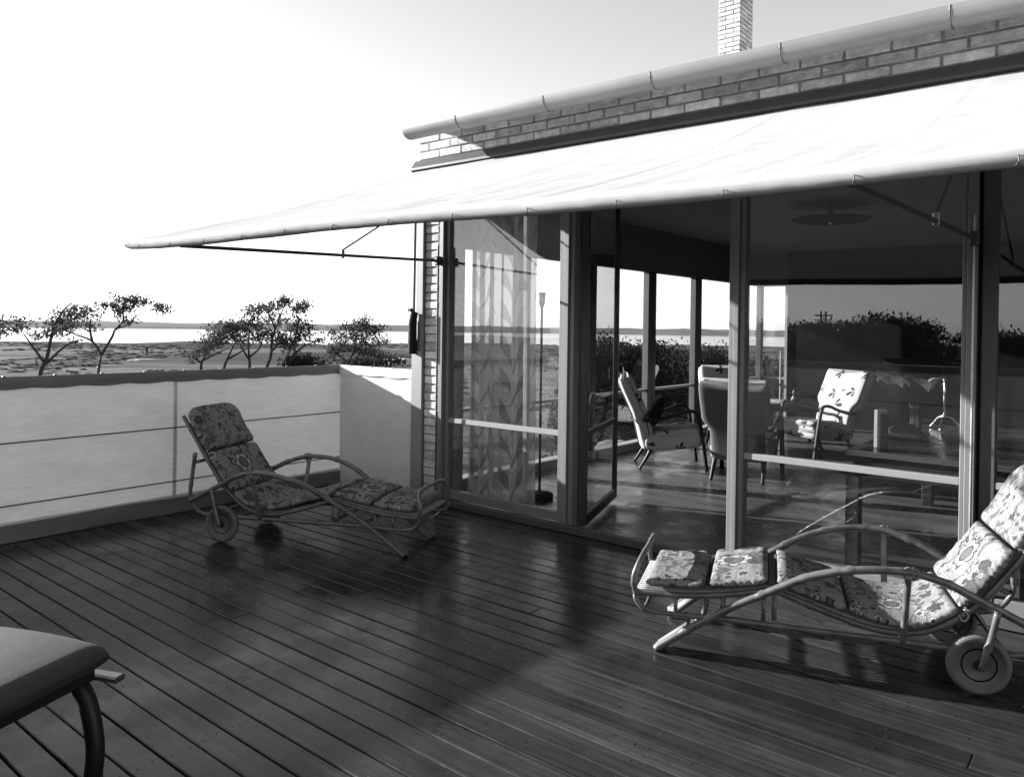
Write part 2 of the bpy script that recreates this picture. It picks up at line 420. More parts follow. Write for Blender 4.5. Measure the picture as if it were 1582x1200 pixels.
def gz(x, y):
    d = sqrt(x*x+y*y)
    z = GZ + .5*mn.noise(Vector((x*.03, y*.03, 0)))*min(1, d/60) + .22*mn.noise(Vector((x*.11, y*.11, 3)))
    # bank of the inlet about 210 m away (towards -x +y)
    q = (-x*.79 + y*.61)
    e = 205 + 9*mn.noise(Vector((x*.012, y*.012, 9)))
    if q > e: z = GZ - .9 - min(3, (q-e)*.05)
    elif q > e-25: z += .35*mn.noise(Vector((x*.08, y*.08, 5)))+.2
    return z
struct(heightfield('ground', -420, 420, -300, 420, 210, 180, gz, M['ground']))
def watermat():
    n = N('calm_inlet_water'); g = n.add('NewGeometry').outputs['Position']
    r = n.noise(n.mapping(g, (.25, .25, 0)), 1, 4, .6)
    b = n.bsdf(.03, .12, .6, r, .35, .25); return n.done(b)
M['water'] = watermat()
b = MB(); b.add([(-30000, -30000, GZ-.75), (30000, -30000, GZ-.75), (30000, 30000, GZ-.75), (-30000, 30000, GZ-.75)], [(0, 1, 2, 3)])
struct(b.build('water', M['water']))
# low spit of dunes across the inlet
def farmat():
    n = N('distant_dune_grass'); g = n.add('NewGeometry').outputs['Position']
    col = n.ramp(n.noise(n.mapping(g, (.01, .01, .2)), 1, 5, .6), [(.3, .10), (.7, .17)]); return n.done(n.bsdf(col, .95, .1))
M['far'] = farmat()
b = MB(); K = 260
for i in range(K+1):
    a = radians(-8+150*i/K)   # azimuth left of +Y
    for j, (d, hh) in enumerate(((745, 0), (760, .35), (800, .75), (850, 1), (980, .8), (1100, 0))):
        dd = d*(1+.02*mn.noise(Vector((a*6, 0, 0)))); top = 6.0+2.2*mn.noise(Vector((a*14, 1, 0)))+1.0*mn.noise(Vector((a*55, j*.7, 0)))
        b.v.append((-sin(a)*dd, cos(a)*dd, GZ-.9+hh*top))
for i in range(K):
    for j in range(5):
        q = i*6+j; b.f.append((q, q+1, q+7, q+6))
struct(b.build('far_dunes', M['far'], smooth=True))

def polar(x_px, d):
    """world x,y at distance d in the direction of photograph column x_px (roughly)"""
    az = yaw - math.atan((x_px-842.7)/1181.7)
    return -sin(az)*d, cos(az)*d

def patch(name, cx, cy, rx, ry, h, ang, mat, label, cat, zoff=.05):
    b = MB(); n = 28; b.v.append((0, 0, h))
    for k in range(1, 5):
        for j in range(n):
            th = 2*pi*j/n; q = k/4*(1+.14*sin(3*th+cx)+.08*sin(5*th))
            b.v.append((rx*q*cos(th), ry*q*sin(th), h*(1-(k/4)**2)-(.12 if k == 4 else 0)))
    for j in range(n): b.f.append((0, 1+j, 1+(j+1) % n))
    for k in range(3):
        for j in range(n):
            a0 = 1+k*n+j; a1 = 1+k*n+(j+1) % n; b.f.append((a0, a1, a1+n, a0+n))
    o = b.build(name, mat, smooth=True, loc=(cx, cy, gz(cx, cy)+zoff)); o.rotation_euler[2] = ang
    return tag(o, label, cat)
AZ0 = lambda x: yaw - math.atan((x-842.7)/1181.7)
def sand(px, d, rx, ry, h, label):
    x, y = polar(px, d); patch('sand_bunker', x, y, rx, ry, h, AZ0(px), M['sand'], label, 'bunker', .12)
sand(226, 118, 2.0, .9, .15, 'pale sand bunker on the grass behind the small two-limbed tree')
sand(166, 98, 1.0, .5, .1, 'small sliver of pale sand at the foot of the two-limbed tree')
sand(618, 108, 3.2, 3, .7, 'bright sand mound beside the brick corner of the house')
sand(1100, 120, 6, 3, .5, 'pale sand strip seen through the end windows of the room')

# rough dune grass and low scrub over the links
b = MB(); rs = random.Random(3)
for _ in range(7000):
    a_ = radians(rs.uniform(18, 82)); d_ = 55+150*rs.random()**.7; x = -sin(a_)*d_; y = cos(a_)*d_
    if mn.noise(Vector((x*.035, y*.035, 4))) < -.02: continue
    z = gz(x, y); h_ = rs.uniform(.05, .20); w_ = rs.uniform(.5, 2.2)
    for k in range(2):
        t_ = rs.uniform(0, pi); dx, dy = cos(t_)*w_/2, sin(t_)*w_/2
        b.add([(x-dx, y-dy, z-.05), (x+dx, y+dy, z-.05), (x+dx*.6, y+dy*.6, z+h_*rs.uniform(.5, 1)), (x, y, z+h_), (x-dx*.7, y-dy*.7, z+h_*rs.uniform(.4, .9))], [(0, 1, 2, 3, 4)])
M['scrub'] = leafmat('dune_scrub', .10)
tag(b.build('dune_grass', M['scrub']), 'rough grass and low scrub scattered over the open links', 'grass', kind='stuff')

# golfer on the links
def golfer():
    px, d = 227, 128; x, y = polar(px, d)
    e = bpy.data.objects.new('person', bpy.data.meshes.new('person'))
    P = [(0, 0, .95), (0, 0, 1.2), (0, .02, 1.42), (0, .02, 1.52), (0, .03, 1.66), (.11, 0, .9), (.14, .02, .5), (.16, .0, .05), (.17, .1, .03),
         (-.11, 0, .9), (-.13, 0, .5), (-.15, 0, .05), (-.16, .1, .03), (.2, .02, 1.4), (.27, .08, 1.15), (.12, .26, 1.0), (-.2, .02, 1.4), (-.26, .08, 1.15), (-.02, .27, .98)]
    E = [(0, 1), (1, 2), (2, 3), (3, 4), (0, 5), (5, 6), (6, 7), (7, 8), (0, 9), (9, 10), (10, 11), (11, 12), (2, 13), (13, 14), (14, 15), (2, 16), (16, 17), (17, 18)]
    R = [.16, .15, .17, .06, .11, .1, .075, .05, .045, .1, .075, .05, .045, .08, .055, .04, .08, .055, .04]
    e.data.from_pydata(P, E, []); e.data.materials.append(M['person']); COL.objects.link(e)
    mod = e.modifiers.new('skin', 'SKIN'); e.data.skin_vertices[0].data[0].use_root = True
    for i, r in enumerate(R): e.data.skin_vertices[0].data[i].radius = (r, r*.8)
    e.modifiers.new('sub', 'SUBSURF').levels = 1
    e.location = (x, y, gz(x, y)+.02); e.rotation_euler[2] = AZ0(px)+.6
    tag(e, 'lone distant person in dark clothes standing out on the grass', 'person')
golfer()

# ------------------------------------------------------------------ trees
def leaf_cloud(b, blobs, size, s_out=0.0):
    for (c, rad, cnt) in blobs:
        c = Vector(c); nc = max(3, int(cnt/14))
        cl = []
        for _ in range(nc):
            while True:
                p = Vector((random.uniform(-1, 1), random.uniform(-1, 1), random.uniform(-1, 1)))
                if p.length < 1: break
            cl.append(c+Vector((p.x*rad[0], p.y*rad[1], p.z*rad[2])))
        for _ in range(cnt):
            q = random.choice(cl); k = .26*min(rad)+.10
            p = q+Vector((random.gauss(0, k*1.3), random.gauss(0, k), random.gauss(0, k*.6)))
            s = size*random.uniform(.5, 1.3)
            a = Vector((random.gauss(0, 1), random.gauss(0, 1), random.gauss(0, .6))).normalized()
            t = a.orthogonal().normalized(); t.rotate(Matrix.Rotation(random.uniform(0, 6.3), 3, a)); u = a.cross(t)
            n0 = len(b.v)
            b.v += [tuple(p-t*s), tuple(p+u*s*.45), tuple(p+t*s), tuple(p-u*s*.45)]; b.f.append((n0, n0+1, n0+2, n0+3))
def tree(px, d, limbs, blobs, label, scale=1.0, name='wind_bent_tree', leafsize=.11, group=None, mat='leaf', base_z=None, thick=.11):
    """limbs/blobs in metres in the plane facing the terrace: x right, z up above camera horizon; y is depth"""
    X, Y = polar(px, d); z0 = gz(X, Y) if base_z is None else base_z
    e = empty(name, (X, Y, z0), AZ0(px)); tag(e, label, 'tree' if 'bush' not in name else 'bush', group)
    H = CH - z0
    tb = MB()
    for L in limbs:
        pts = [(p[0], random.uniform(-.15, .15)*d/40+(p[2] if len(p) > 2 else 0), p[1]+H) for p in L]
        k = len(pts); sp = spline(pts, 4); r0_ = thick*(1.0 if L is limbs[0] else .6)
        tb.tube(sp, [max(.014, r0_*(1-.8*i/len(sp))) for i in range(len(sp))], 6)
    for (c, rad, cnt) in blobs:      # twigs through each clump
        for _ in range(max(3, cnt//45)):
            a = Vector((c[0], 0, c[1]+H)); dv = Vector((random.uniform(-1, 1)*rad[0], random.uniform(-1, 1)*rad[0], random.uniform(-.2, 1.1)*rad[1]))
            tb.tube([a-dv*.3-Vector((0, 0, rad[1]*.8)), a+dv*.3, a+dv], [.016, .010, .004], 4)
    tb.build('trunk', M['bark'], e)
    lb = MB(); leaf_cloud(lb, [((c[0], 0, c[1]+H), (rad[0], rad[0]*.9, rad[1]), cnt) for (c, rad, cnt) in blobs], leafsize)
    cr = lb.build('crown', M[mat], e); return e
def PX(d, x0):   # converter from photo pixels to plane metres for a tree centred on column x0
    def f(x, y): return ((x-x0)*d/1181.7, (503-y)*d/1181.7)
    return f
def pxtree(x0, d, limbs, blobs, label, dens=1.0, **kw):
    f = PX(d, x0); base = gz(*polar(x0, d)) - CH
    L2 = []
    for i, L in enumerate(limbs):
        q = [f(*p) for p in L]
        if i == 0 or (len(L) and L[0][1] > 570): q = [(q[0][0]-.1, base+.0)]+q
        L2.append(q)
    B = [(f(x, y), (rx*1.1*d/1181.7, ry*1.1*d/1181.7), int(cnt*dens*1.75)) for (x, y, rx, ry, cnt) in blobs]
    return tree(x0, d, L2, B, label, **kw)
D = 42
pxtree(152, D, [[(152, 577), (156, 548)], [(156, 548), (145, 530), (128, 522), (112, 514)], [(156, 548), (168, 524), (172, 514), (185, 508), (196, 496), (204, 490)], [(145, 530), (142, 512), (143, 500)], [(172, 514), (181, 502), (180, 486), (186, 472)]],
       [(120, 500, 20, 12, 260), (135, 492, 16, 8, 170), (112, 512, 12, 6, 90), (143, 512, 7, 6, 40), (182, 477, 14, 9, 200), (196, 474, 10, 8, 130), (177, 488, 12, 6, 90), (160, 480, 9, 4, 60), (187, 500, 8, 6, 60), (205, 479, 6, 4, 35), (225, 483, 10, 5, 90), (233, 487, 6, 3, 30), (102, 503, 8, 8, 60)],
       'small wind-bent tree forking into two limbs, its tuft reaching right', leafsize=.088)
pxtree(62, D-4, [[(62, 578), (70, 550), (76, 515), (86, 492), (96, 480)], [(68, 560), (88, 538), (104, 528)], [(66, 556), (56, 540), (44, 520)]],
       [(80, 518, 11, 5, 70), (96, 508, 9, 4, 30), (88, 494, 8, 4, 16), (40, 508, 14, 8, 80), (60, 524, 6, 4, 26), (100, 530, 5, 2, 8), (20, 515, 12, 10, 90)],
       'thin leaning tree cut by the left edge of the view', leafsize=.095)
g1 = 'wind-bent trees in the clump behind the terrace screen'
pxtree(311, D, [[(311, 575), (312, 560), (318, 545)], [(312, 560), (300, 552)], [(314, 556), (332, 546), (345, 540)]],
       [(318, 536, 14, 9, 170), (306, 545, 8, 6, 60), (330, 528, 10, 8, 110), (300, 556, 6, 5, 30)], 'lowest leftmost bushy tree of the clump behind the screen', leafsize=.088, group=g1)
pxtree(346, D+1, [[(346, 575), (352, 552), (362, 530)], [(350, 556), (368, 545), (380, 538)]],
       [(345, 515, 20, 10, 330), (358, 508, 18, 7, 240), (335, 528, 12, 8, 130), (362, 524, 12, 8, 110)], 'round flat-topped tree second from left in the clump', leafsize=.088, group=g1)
pxtree(386, D+2, [[(386, 575), (386, 556), (384, 535), (386, 510)], [(386, 556), (376, 540), (372, 528)], [(386, 552), (400, 538), (404, 520)]],
       [(392, 492, 14, 9, 160), (380, 505, 14, 9, 190), (396, 515, 14, 12, 230), (388, 483, 9, 5, 60), (378, 525, 10, 8, 90), (405, 480, 9, 5, 80)], 'upright leafy tree in the middle of the clump', leafsize=.088, group=g1)
pxtree(412, D, [[(412, 575), (418, 552), (420, 525), (428, 500), (438, 470)], [(418, 545), (430, 530), (436, 515)], [(424, 510), (416, 492), (412, 480)]],
       [(416, 482, 11, 6, 110), (432, 473, 12, 6, 130), (440, 466, 8, 4, 60), (424, 500, 12, 9, 120), (420, 520, 14, 10, 210), (436, 528, 12, 8, 130), (404, 520, 10, 8, 90), (443, 540, 8, 6, 50)], 'tallest tree of the clump with a slanting top tuft', leafsize=.088, group=g1)
pxtree(455, D-1, [[(455, 575), (455, 548), (457, 520), (462, 495)], [(455, 548), (470, 535), (484, 530)]],
       [(455, 483, 10, 5, 80), (467, 479, 9, 6, 100), (456, 503, 15, 8, 170), (462, 518, 14, 7, 150), (452, 530, 9, 6, 80), (475, 508, 9, 3, 35), (482, 528, 10, 3, 45), (468, 471, 5, 4, 30)], 'open-crowned tree at the right end of the clump', leafsize=.088, group=g1)
pxtree(548, D+4, [[(535, 578), (540, 560), (548, 540), (552, 520)], [(540, 560), (520, 545), (512, 530)], [(546, 548), (562, 530), (570, 512)]],
       [(545, 508, 16, 8, 170), (560, 500, 14, 7, 150), (575, 510, 14, 9, 190), (560, 522, 22, 9, 260), (525, 520, 13, 7, 110), (530, 535, 18, 8, 170), (560, 540, 28, 9, 380), (515, 515, 8, 3, 30), (590, 528, 8, 5, 50), (518, 550, 12, 8, 110), (580, 548, 14, 7, 140)], 'broad bushy tree beside the corner of the house', leafsize=.092)
pxtree(468, D-6, [[(468, 578), (468, 562)]], [(468, 558, 22, 7, 380), (452, 564, 12, 5, 130), (488, 564, 10, 4, 80)], 'low dark bush at the foot of the tree clump', name='low_bush', leafsize=.088, mat='leaf_dark')
pxtree(575, D-8, [[(575, 580), (575, 566)]], [(560, 562, 22, 5, 260), (590, 560, 14, 5, 130), (606, 558, 10, 4, 80)], 'low dark bush against the sand mound near the house corner', name='low_bush', leafsize=.088, mat='leaf_dark')
# hedge seen through the end windows
gh = 'dark hedge shrubs beyond the end windows'
hl = ['dark round hedge shrub behind the left armchair', 'tall dark hedge shrub with a bump rising to the horizon', 'dark hedge shrub between the first pair of window posts', 'dark hedge shrub right of the first double window post', 'low dark hedge shrub in the middle end window', 'dark hedge shrub left of the thick window post', 'dark hedge shrub with a rounded top behind the patterned chair', 'dark hedge shrub at the far corner of the room window', 'last dark hedge shrub by the corner window']
for i, (px, top) in enumerate([(905, 530), (938, 508), (972, 524), (1005, 518), (1038, 524), (1070, 530), (1105, 524), (1140, 540), (1172, 545)]):
    d = 19+random.uniform(-1, 1); X, Y = polar(px, d); f = PX(d, px)
    tz = f(0, top)[1]
    tree(px, d, [[(0, GZ-CH), (0, -2)], [(0, -2.6), (.5, -.8)], [(0, -2.6), (-.5, -.8)]],
         [((0, tz-.35), (.42, .25), 600), ((.15, tz-.8), (.55, .45), 1600), ((-.15, tz-1.4), (.6, .6), 1700), ((0, tz-2.3), (.6, .8), 1500)], hl[i], name='hedge_bush', leafsize=.055, mat='leaf_dark', group=gh)
# hedge behind the camera, seen mirrored in the large panes
gb = 'dark trees behind the terrace seen mirrored in the glass'
def behind(px, d):
    az = yaw - math.atan((px-842.7)/1181.7); t = (2*YF)   # mirror point
    x, y = -sin(az)*d, cos(az)*d
    return x, 2*YF-y
for i, (px, top, r_) in enumerate([(1150, 506, 1.3), (1192, 501, 1.2), (1228, 501, 1.2), (1262, 500, 1.2), (1300, 500, 1.2), (1336, 494, 1.3), (1366, 488, 1.3), (1395, 493, 1.2), (1426, 501, 1.1), (1520, 508, 1.3), (1568, 510, 1.3)]):
    d = 38+random.uniform(-2, 2); x, y = behind(px, d); tz = CH+(513-top)/1181.7*d*.97; z0 = GZ
    e = empty('dark_tree', (x, y, z0)); hh = tz-z0
    tag(e, 'dark tree mirrored in the big window, number %d from the left along the ridge line' % (i+1) if False else
        ['dark tree mirrored left of the corner window', 'dark tree mirrored just inside the corner window', 'rounded dark tree mirrored above the lit armchair', 'dark tree mirrored beside the telegraph pole', 'level-topped dark tree mirrored over the white chair back', 'rising dark tree mirrored left of the highest crown', 'highest dark tree mirrored above the lilies', 'ragged dark tree mirrored right of the highest crown', 'last dark tree mirrored before the low fields', 'low dark tree mirrored behind the right post', 'low dark tree mirrored at the right edge'][i], 'tree', gb)
    tb = MB(); tb.tube([(0, 0, 0), (.1, 0, hh*.4), (0, .1, hh*.8)], [.16, .1, .03], 6); tb.build('trunk', M['bark'], e)
    lb = MB(); leaf_cloud(lb, [((0, 0, hh-.4), (r_*.7, r_*.7, .4), 700), ((0, 0, hh-1.2), (r_, r_, .8), 2000), ((.2, 0, hh-2.4), (r_*1.1, r_, 1.0), 2200), ((-.1, 0, hh-3.8), (r_*1.1, r_, 1.2), 1200)], .095)
    lb.build('crown', M['leaf_dark'], e)
for k, px in enumerate((1268, 1275)):
    x, y = behind(px, 62); b = MB(); b.tube([(0, 0, 0), (0, 0, 6.7)], [.09, .07], 8); b.box(-.5, .5, -.04, .04, 6.35, 6.45); b.box(-.5, .5, -.04, .04, 6.0, 6.08)
    tag(b.build('telegraph_pole', M['pole'], loc=(x, y, GZ)), ['left of the two telegraph poles mirrored in the big window', 'right of the two telegraph poles mirrored in the big window'][k], 'pole', 'telegraph poles mirrored in the window')

# stony bank outside the end wall, seen through its windows
b = MB()
for j in range(25):
    for i in range(17):
        x = -5.05-6.5*i/16; y = 6.2+9*j/24
        b.v.append((x, y, -.45-.16*max(0, i-3)+.16*mn.noise(Vector((x*1.3, y*1.3, 0)))))
for j in range(24):
    for i in range(16): a = j*17+i; b.f.append((a, a+1, a+18, a+17))
bank = struct(b.build('garden_bank', M['earth'], smooth=True))
def stone_mesh(seed):
    bm = bmesh.new(); bmesh.ops.create_icosphere(bm, subdivisions=2, radius=1)
    for v in bm.verts: v.co *= 1+.35*mn.noise(v.co*1.1+Vector((seed, 0, 0)))
    b = MB(); bm.verts.index_update(); b.add([v.co.copy() for v in bm.verts], [[v.index for v in f.verts] for f in bm.faces]); bm.free()
    return b.mesh('stone', M['stone'])
sm = [stone_mesh(i*7.3) for i in range(4)]
for k in range(60):
    x = -5.3-random.random()*4.8; y = 6.4+random.random()*7.5; s = random.uniform(.07, .26)
    o = bpy.data.objects.new('stone', sm[k % 4]); COL.objects.link(o); o.location = (x, y, -.45-.16*max(0, ((-x-5.05)/6.5*16-3))+s*.25); o.scale = (s*1.3, s, s*.6); o.rotation_euler[2] = random.random()*6; o.parent = bank

# ================================================================== DECK
deck = struct(empty('deck'))
b = MB(); b.box(-5.75, 5.2, -.5, 4.27, -.30, -.032); b.build('joist_bed', M['deck_under'], deck)
PW = .1085; y = -.42; k = 0
while y < 4.2:
    y1 = min(y+PW-.0072, 4.245)
    xs = [-5.66]
    x = -5.66+random.uniform(.8, 8.5)
    while x < 4.9: xs.append(x); x += random.uniform(5.0, 6.5)
    xs.append(5.1)
    for a, c in zip(xs[:-1], xs[1:]):
        dz = random.uniform(-.0015, .0015); t = MB()
        t.cbox(a+.0012, c-.0012, y, y1, -.03+dz, 0+dz, .0035); t.build('plank', M['deck'], deck)
    y += PW; k += 1

# nail heads in the deck boards
b = MB(); rs = random.Random(11); yy_ = -.42
while yy_ < 4.2:
    for jx in range(18):
        for o_ in (.022, PW-.030):
            nx, ny = -5.5+.6*jx+rs.uniform(-.012, .012), yy_+o_+rs.uniform(-.004, .004)
            if ny < 4.2 and rs.random() < .9: b.add([(nx+.0038*cos(q*pi/3), ny+.0038*sin(q*pi/3), .0021) for q in range(6)], [tuple(range(6))])
    yy_ += PW
nl = b.build('nail_heads', M['iron'], deck); nl['kind'] = 'stuff'

# ================================================================== ROOM: floor, ceiling, back wall
fl = struct(empty('room_floor'))
b = MB(); b.box(XE, 3.0, 4.36, 11.6, -.3, -.012); b.build('subfloor', M['deck_under'], fl)
y = 4.365
while y < 11.5:
    off = random.uniform(-1.6, 0); x = XE+.02
    xs = [x]; xx = x+random.uniform(.6, 2.2)
    while xx < 2.8: xs.append(xx); xx += random.uniform(1.8, 3.2)
    xs.append(2.95)
    for a, c in zip(xs[:-1], xs[1:]):
        MB().box(a, c-.0015, y, y+.1175, -.012, .0+random.uniform(-.0004, .0004)).build('floorboard', M['floor'], fl)
    y += .119
struct(MB().box(XE-.05, 3.0, 4.36, 11.7, 2.62, 2.80).build('room_ceiling', M['ceiling']))
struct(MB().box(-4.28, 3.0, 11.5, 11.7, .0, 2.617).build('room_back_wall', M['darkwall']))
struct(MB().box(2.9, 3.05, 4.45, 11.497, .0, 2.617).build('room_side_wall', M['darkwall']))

# ================================================================== HOUSE
house = empty('house', (-4.68, YF, 0)); hv = Vector((-4.68, YF, 0))
tag(house, 'brick house with big glazed facade, zinc gutter and chimney behind the terrace', 'house')
def hpart(mb, name, mat, parent=None, smooth=False):
    o = mb.build(name, mat, parent or house, smooth)
    if parent is None: o.location = -hv
    return o
BL, BH, CO, JT = .230, .0545, .0672, .0115
def brick_wall(core, x0, x1, z0, nc, yf, depth, seed=0, headers=False):
    rs = random.Random(seed)
    for c in range(nc):
        z = z0+c*CO
        x = x0 if c % 2 == 0 else x0-.1205
        while x < x1-.01:
            a, e = max(x, x0), min(x+BL, x1)
            if e-a > .03:
                j = rs.uniform(-.003, .003)
                t = MB(); t.cbox(a+rs.uniform(0, .002), e-rs.uniform(0, .003), yf-.002+j, yf+depth, z+rs.uniform(0, .002), z+BH, .004); t.build('brick', M['brick'], core)
            x += BL+JT
# upper band
band = hpart(MB().box(-4.676, 3.0, YF+.009, YF+.22, 2.75, 2.985), 'brick_band', M['mortar'])
brick_wall(band, -4.68, 2.3, 2.766, 3, YF, .02)
# pillar
pil = hpart(MB().box(-4.678, -4.432, YF+.009, YF+.30, 0, 2.69), 'brick_pillar', M['mortar'])
for c in range(39):
    z = .012+c*CO; j = random.uniform(-.003, .003)
    MB().cbox(-4.583, -4.4345, YF-.002+j, YF+.03, z, z+BH+random.uniform(-.003, .002), .004).build('brick', M['brick'], pil)
# side of the pillar (outer face of the end wall)
for c in range(39):
    z = .012+c*CO
    MB().cbox(-4.686, -4.668, YF+.03, YF+.26, z, z+BH, .004).build('brick', M['brick'], pil)
# edge board, conduit, cord
hpart(MB().cbox(-4.712, -4.588, YF-.028, YF-.003, 0, 1.20, .003), 'edge_board', M['board'])
hpart(MB().cbox(-4.668, -4.588, YF-.026, YF-.003, 1.203, 2.66, .003), 'upper_edge_board', M['board'])
hpart(MB().tube([(-4.70, YF-.02, 1.2), (-4.69, YF-.02, 2.66)], .012, 8), 'down_pipe', M['zinc'])
# pelmet / dark moulding under brick band
pr_ = [(YF-.045, 2.655), (YF-.072, 2.672), (YF-.07, 2.69), (YF-.05, 2.715), (YF-.03, 2.745), (YF-.012, 2.757), (YF+.2, 2.757), (YF+.2, 2.632), (YF-.02, 2.632)]
hpart(MB().prism([(a, c) for a, c in pr_], -4.70, 3.0, 'yz'), 'awning_moulding', M['paint_mid'])
# gutter with joints
gp = [(3.905, 2.925), (3.908, 2.900), (3.920, 2.872), (3.945, 2.850), (3.98, 2.842), (4.02, 2.85), (4.09, 2.885), (4.20, 2.94), (YF+.02, 2.978), (YF+.02, 3.0), (4.2, 2.965), (4.1, 2.925), (4.02, 2.89), (3.975, 2.87), (3.94, 2.88), (3.922, 2.925)]
gs = [(p.y, p.z) for p in spline([(0, a, c) for a, c in gp[:9]], 4)]+gp[9:]
gb_ = MB(); k_ = len(gs); gx = [-4.46, 3.0]
gb_.prism(gs, -4.46, 3.0, 'yz'); gut = hpart(gb_, 'gutter', M['zinc'])
for p_ in gut.data.polygons: p_.use_smooth = len(p_.vertices) == 4
gut.data.set_sharp_from_angle(angle=radians(40))
for x in (-3.90, -3.1, -2.3, -1.52, -.72, .1, .9):
    t = MB(); t.tube([(x, p[0], p[1]-.001) for p in gp[:7]], .0035, 6); o = t.build('gutter_bracket', M['paint_mid'], gut)
hpart(MB().box(-4.5, 3.0, YF+.22, 11.7, 2.81, 2.99), 'roof', M['mortar'])
# chimney
ch = hpart(MB().box(-5.0, -4.69, 10.509, 10.95, 3.0, 6.6), 'chimney', M['mortar'])
brick_wall(ch, -5.02, -4.68, 3.62, 43, 10.5, .02, 5)
for c in range(43):
    for k2 in range(2): MB().cbox(-4.692, -4.675, 10.53+k2*.21, 10.53+k2*.21+.20, 3.62+c*CO, 3.62+c*CO+BH, .004).build('brick', M['brick'], ch)

def frame_v(x0, x1, z0, z1, yf=YF, proud=(0, .012, 0), mat='paint', name='window_post', parts=None):
    """post made of stepped mouldings"""
    wdt = x1-x0; root = None
    seg = parts or [(0, .34, .0), (.36, .68, -.012), (.70, 1.0, .004)]
    t = MB()
    for a, c, pz in seg: t.cbox(x0+wdt*a, x0+wdt*c, yf+pz, yf+.085, z0, z1, .003)
    t.box(x0+.002, x1-.002, yf+.02, yf+.08, z0, z1)
    return hpart(t, name, M[mat])
ZT = 2.628
frame_v(-4.432, -4.325, .0, ZT, YF, mat='paint', parts=[(0, .30, .0), (.42, .62, -.02), (.66, 1, .01)])
frame_v(-3.225, -3.10, .0, ZT)
frame_v(-1.953, -1.858, .0, ZT)
frame_v(-.714, -.645, .0, ZT, parts=[(0, .3, .01), (.34, 1.0, -.01)])
frame_v(-.640, -.560, .0, ZT, YF+.012, mat='paint_mid', parts=[(0, .15, .02), (.18, 1, 0)])
frame_v(.70, .82, .0, ZT); frame_v(2.0, 2.12, .0, ZT)
def rail(x0, x1, z0, z1, name='window_rail', mat='paint', y0=YF+.015, y1=YF+.06):
    return hpart(MB().cbox(x0, x1, y0, y1, z0, z1, .003), name, M[mat])
bays = [(-4.325, -3.225), (-1.858, -.714), (-.560, .70), (.82, 2.0)]
for i, (a, c) in enumerate(bays):
    rail(a, c, .655, .692, 'window_transom', 'paint_light'); rail(a, c, .055, .125, 'window_rail'); rail(a, c, 2.47, 2.60, 'window_head')
    win = hpart(MB().box(a-.005, c+.005, YF+.034, YF+.038, .69, 2.48), 'glass_pane', M['glass'])
    hpart(MB().box(a-.005, c+.005, YF+.034, YF+.038, .12, .658), 'glass_pane', M['glass'])
rail(-3.10, -1.953, 2.47, 2.60, 'door_head')
hpart(MB().cbox(-4.43, 3.0, YF-.04, YF+.012, .001, .054, .004), 'door_sill', M['paint_mid'])
hpart(MB().cbox(-3.10, -1.953, YF+.013, YF+.075, .001, .028, .004), 'door_threshold', M['paint'])
hpart(MB().box(-4.68, 3.0, YF+.025, YF+.2, 2.60, 2.629), 'facade_lintel', M['paint_dark'])
hpart(MB().box(-4.65, 3.0, YF+.10, YF+.2, 2.46, 2.6), 'inner_lintel', M['inwall'])
# folding door leaves, opened into the room
def leaf(x, y, dx, dy, wd, name='folding_door'):
    ang = atan2(dy, dx); z0, z1 = .035, 2.45
    t = MB(); s_ = .05; d_ = .018
    t.cbox(0, s_, -d_, d_, z0, z1, .003); t.cbox(wd-s_, wd, -d_, d_, z0, z1, .003)
    t.box(s_, wd-s_, -d_+.002, d_-.002, z0, z0+.07); t.box(s_, wd-s_, -d_+.002, d_-.002, z1-.06, z1); t.box(s_, wd-s_, -d_+.004, d_-.004, .655, .69)
    o = t.build(name, M['paint_dark'], house); o.location = Vector((x, y, 0))-hv; o.rotation_euler[2] = ang
    for za, zb in ((z0+.07, .655), (.69, z1-.06)): MB().box(s_, wd-s_, -.002, .002, za, zb).build('glass_pane', M['glass'], o)
    hb = MB(); hb.tube([(wd-.03, -.03, 1.0), (wd-.03, -.06, 1.0), (wd-.03, -.06, 1.1)], .007, 6); hb.build('door_handle', M['brass'], o)
    return o
leaf(-3.075, 4.365, -.586, .81, .60)
leaf(-3.06, 4.372, -.34, .94, 1.0)
# ---- end wall (window wall at the left of the room)
def yrail(y0, y1, z0, z1, name, mat='paint', x0=XE-.05, x1=XE+.03): return hpart(MB().cbox(x0, x1, y0, y1, z0, z1, .003), name, M[mat])
hpart(MB().box(XE-.1, XE+.02, YF+.31, 11.7, 2.105, 2.619), 'end_wall_head', M['inwall'])
hpart(MB().box(XE-.1, XE+.012, YF+.30, 4.72, 0, 2.104), 'end_wall_pier', M['inwall'])
yrail(4.72, 11.45, .0, .09, 'end_window_sill', 'paint_light', XE-.09, XE+.05)
posts = [4.735, 5.66, 6.80, 8.09, 9.31, 10.77, 11.47]
for i, yy in enumerate(posts):
    wd = .10 if 0 < i < 6 else .05
    t = MB(); t.cbox(XE-.05, XE+.03, yy-wd, yy-.012 if wd > .06 else yy+wd, .091, 2.1, .004)
    if wd > .06: t.cbox(XE-.05, XE+.02, yy+.012, yy+wd, .091, 2.1, .004); t.box(XE-.04, XE, yy-.012, yy+.012, .091, 2.1)
    hpart(t, 'end_window_post', M['paint_mid'])
for a, c in zip(posts[:-1], posts[1:]):
    hpart(MB().box(XE-.022, XE-.018, a+.05, c-.05, .095, 2.1), 'end_glass_pane', M['glass_far'])
    yrail(a+.1, c-.1, .665, .695, 'end_window_transom', 'paint_light', XE-.04, XE+.02)
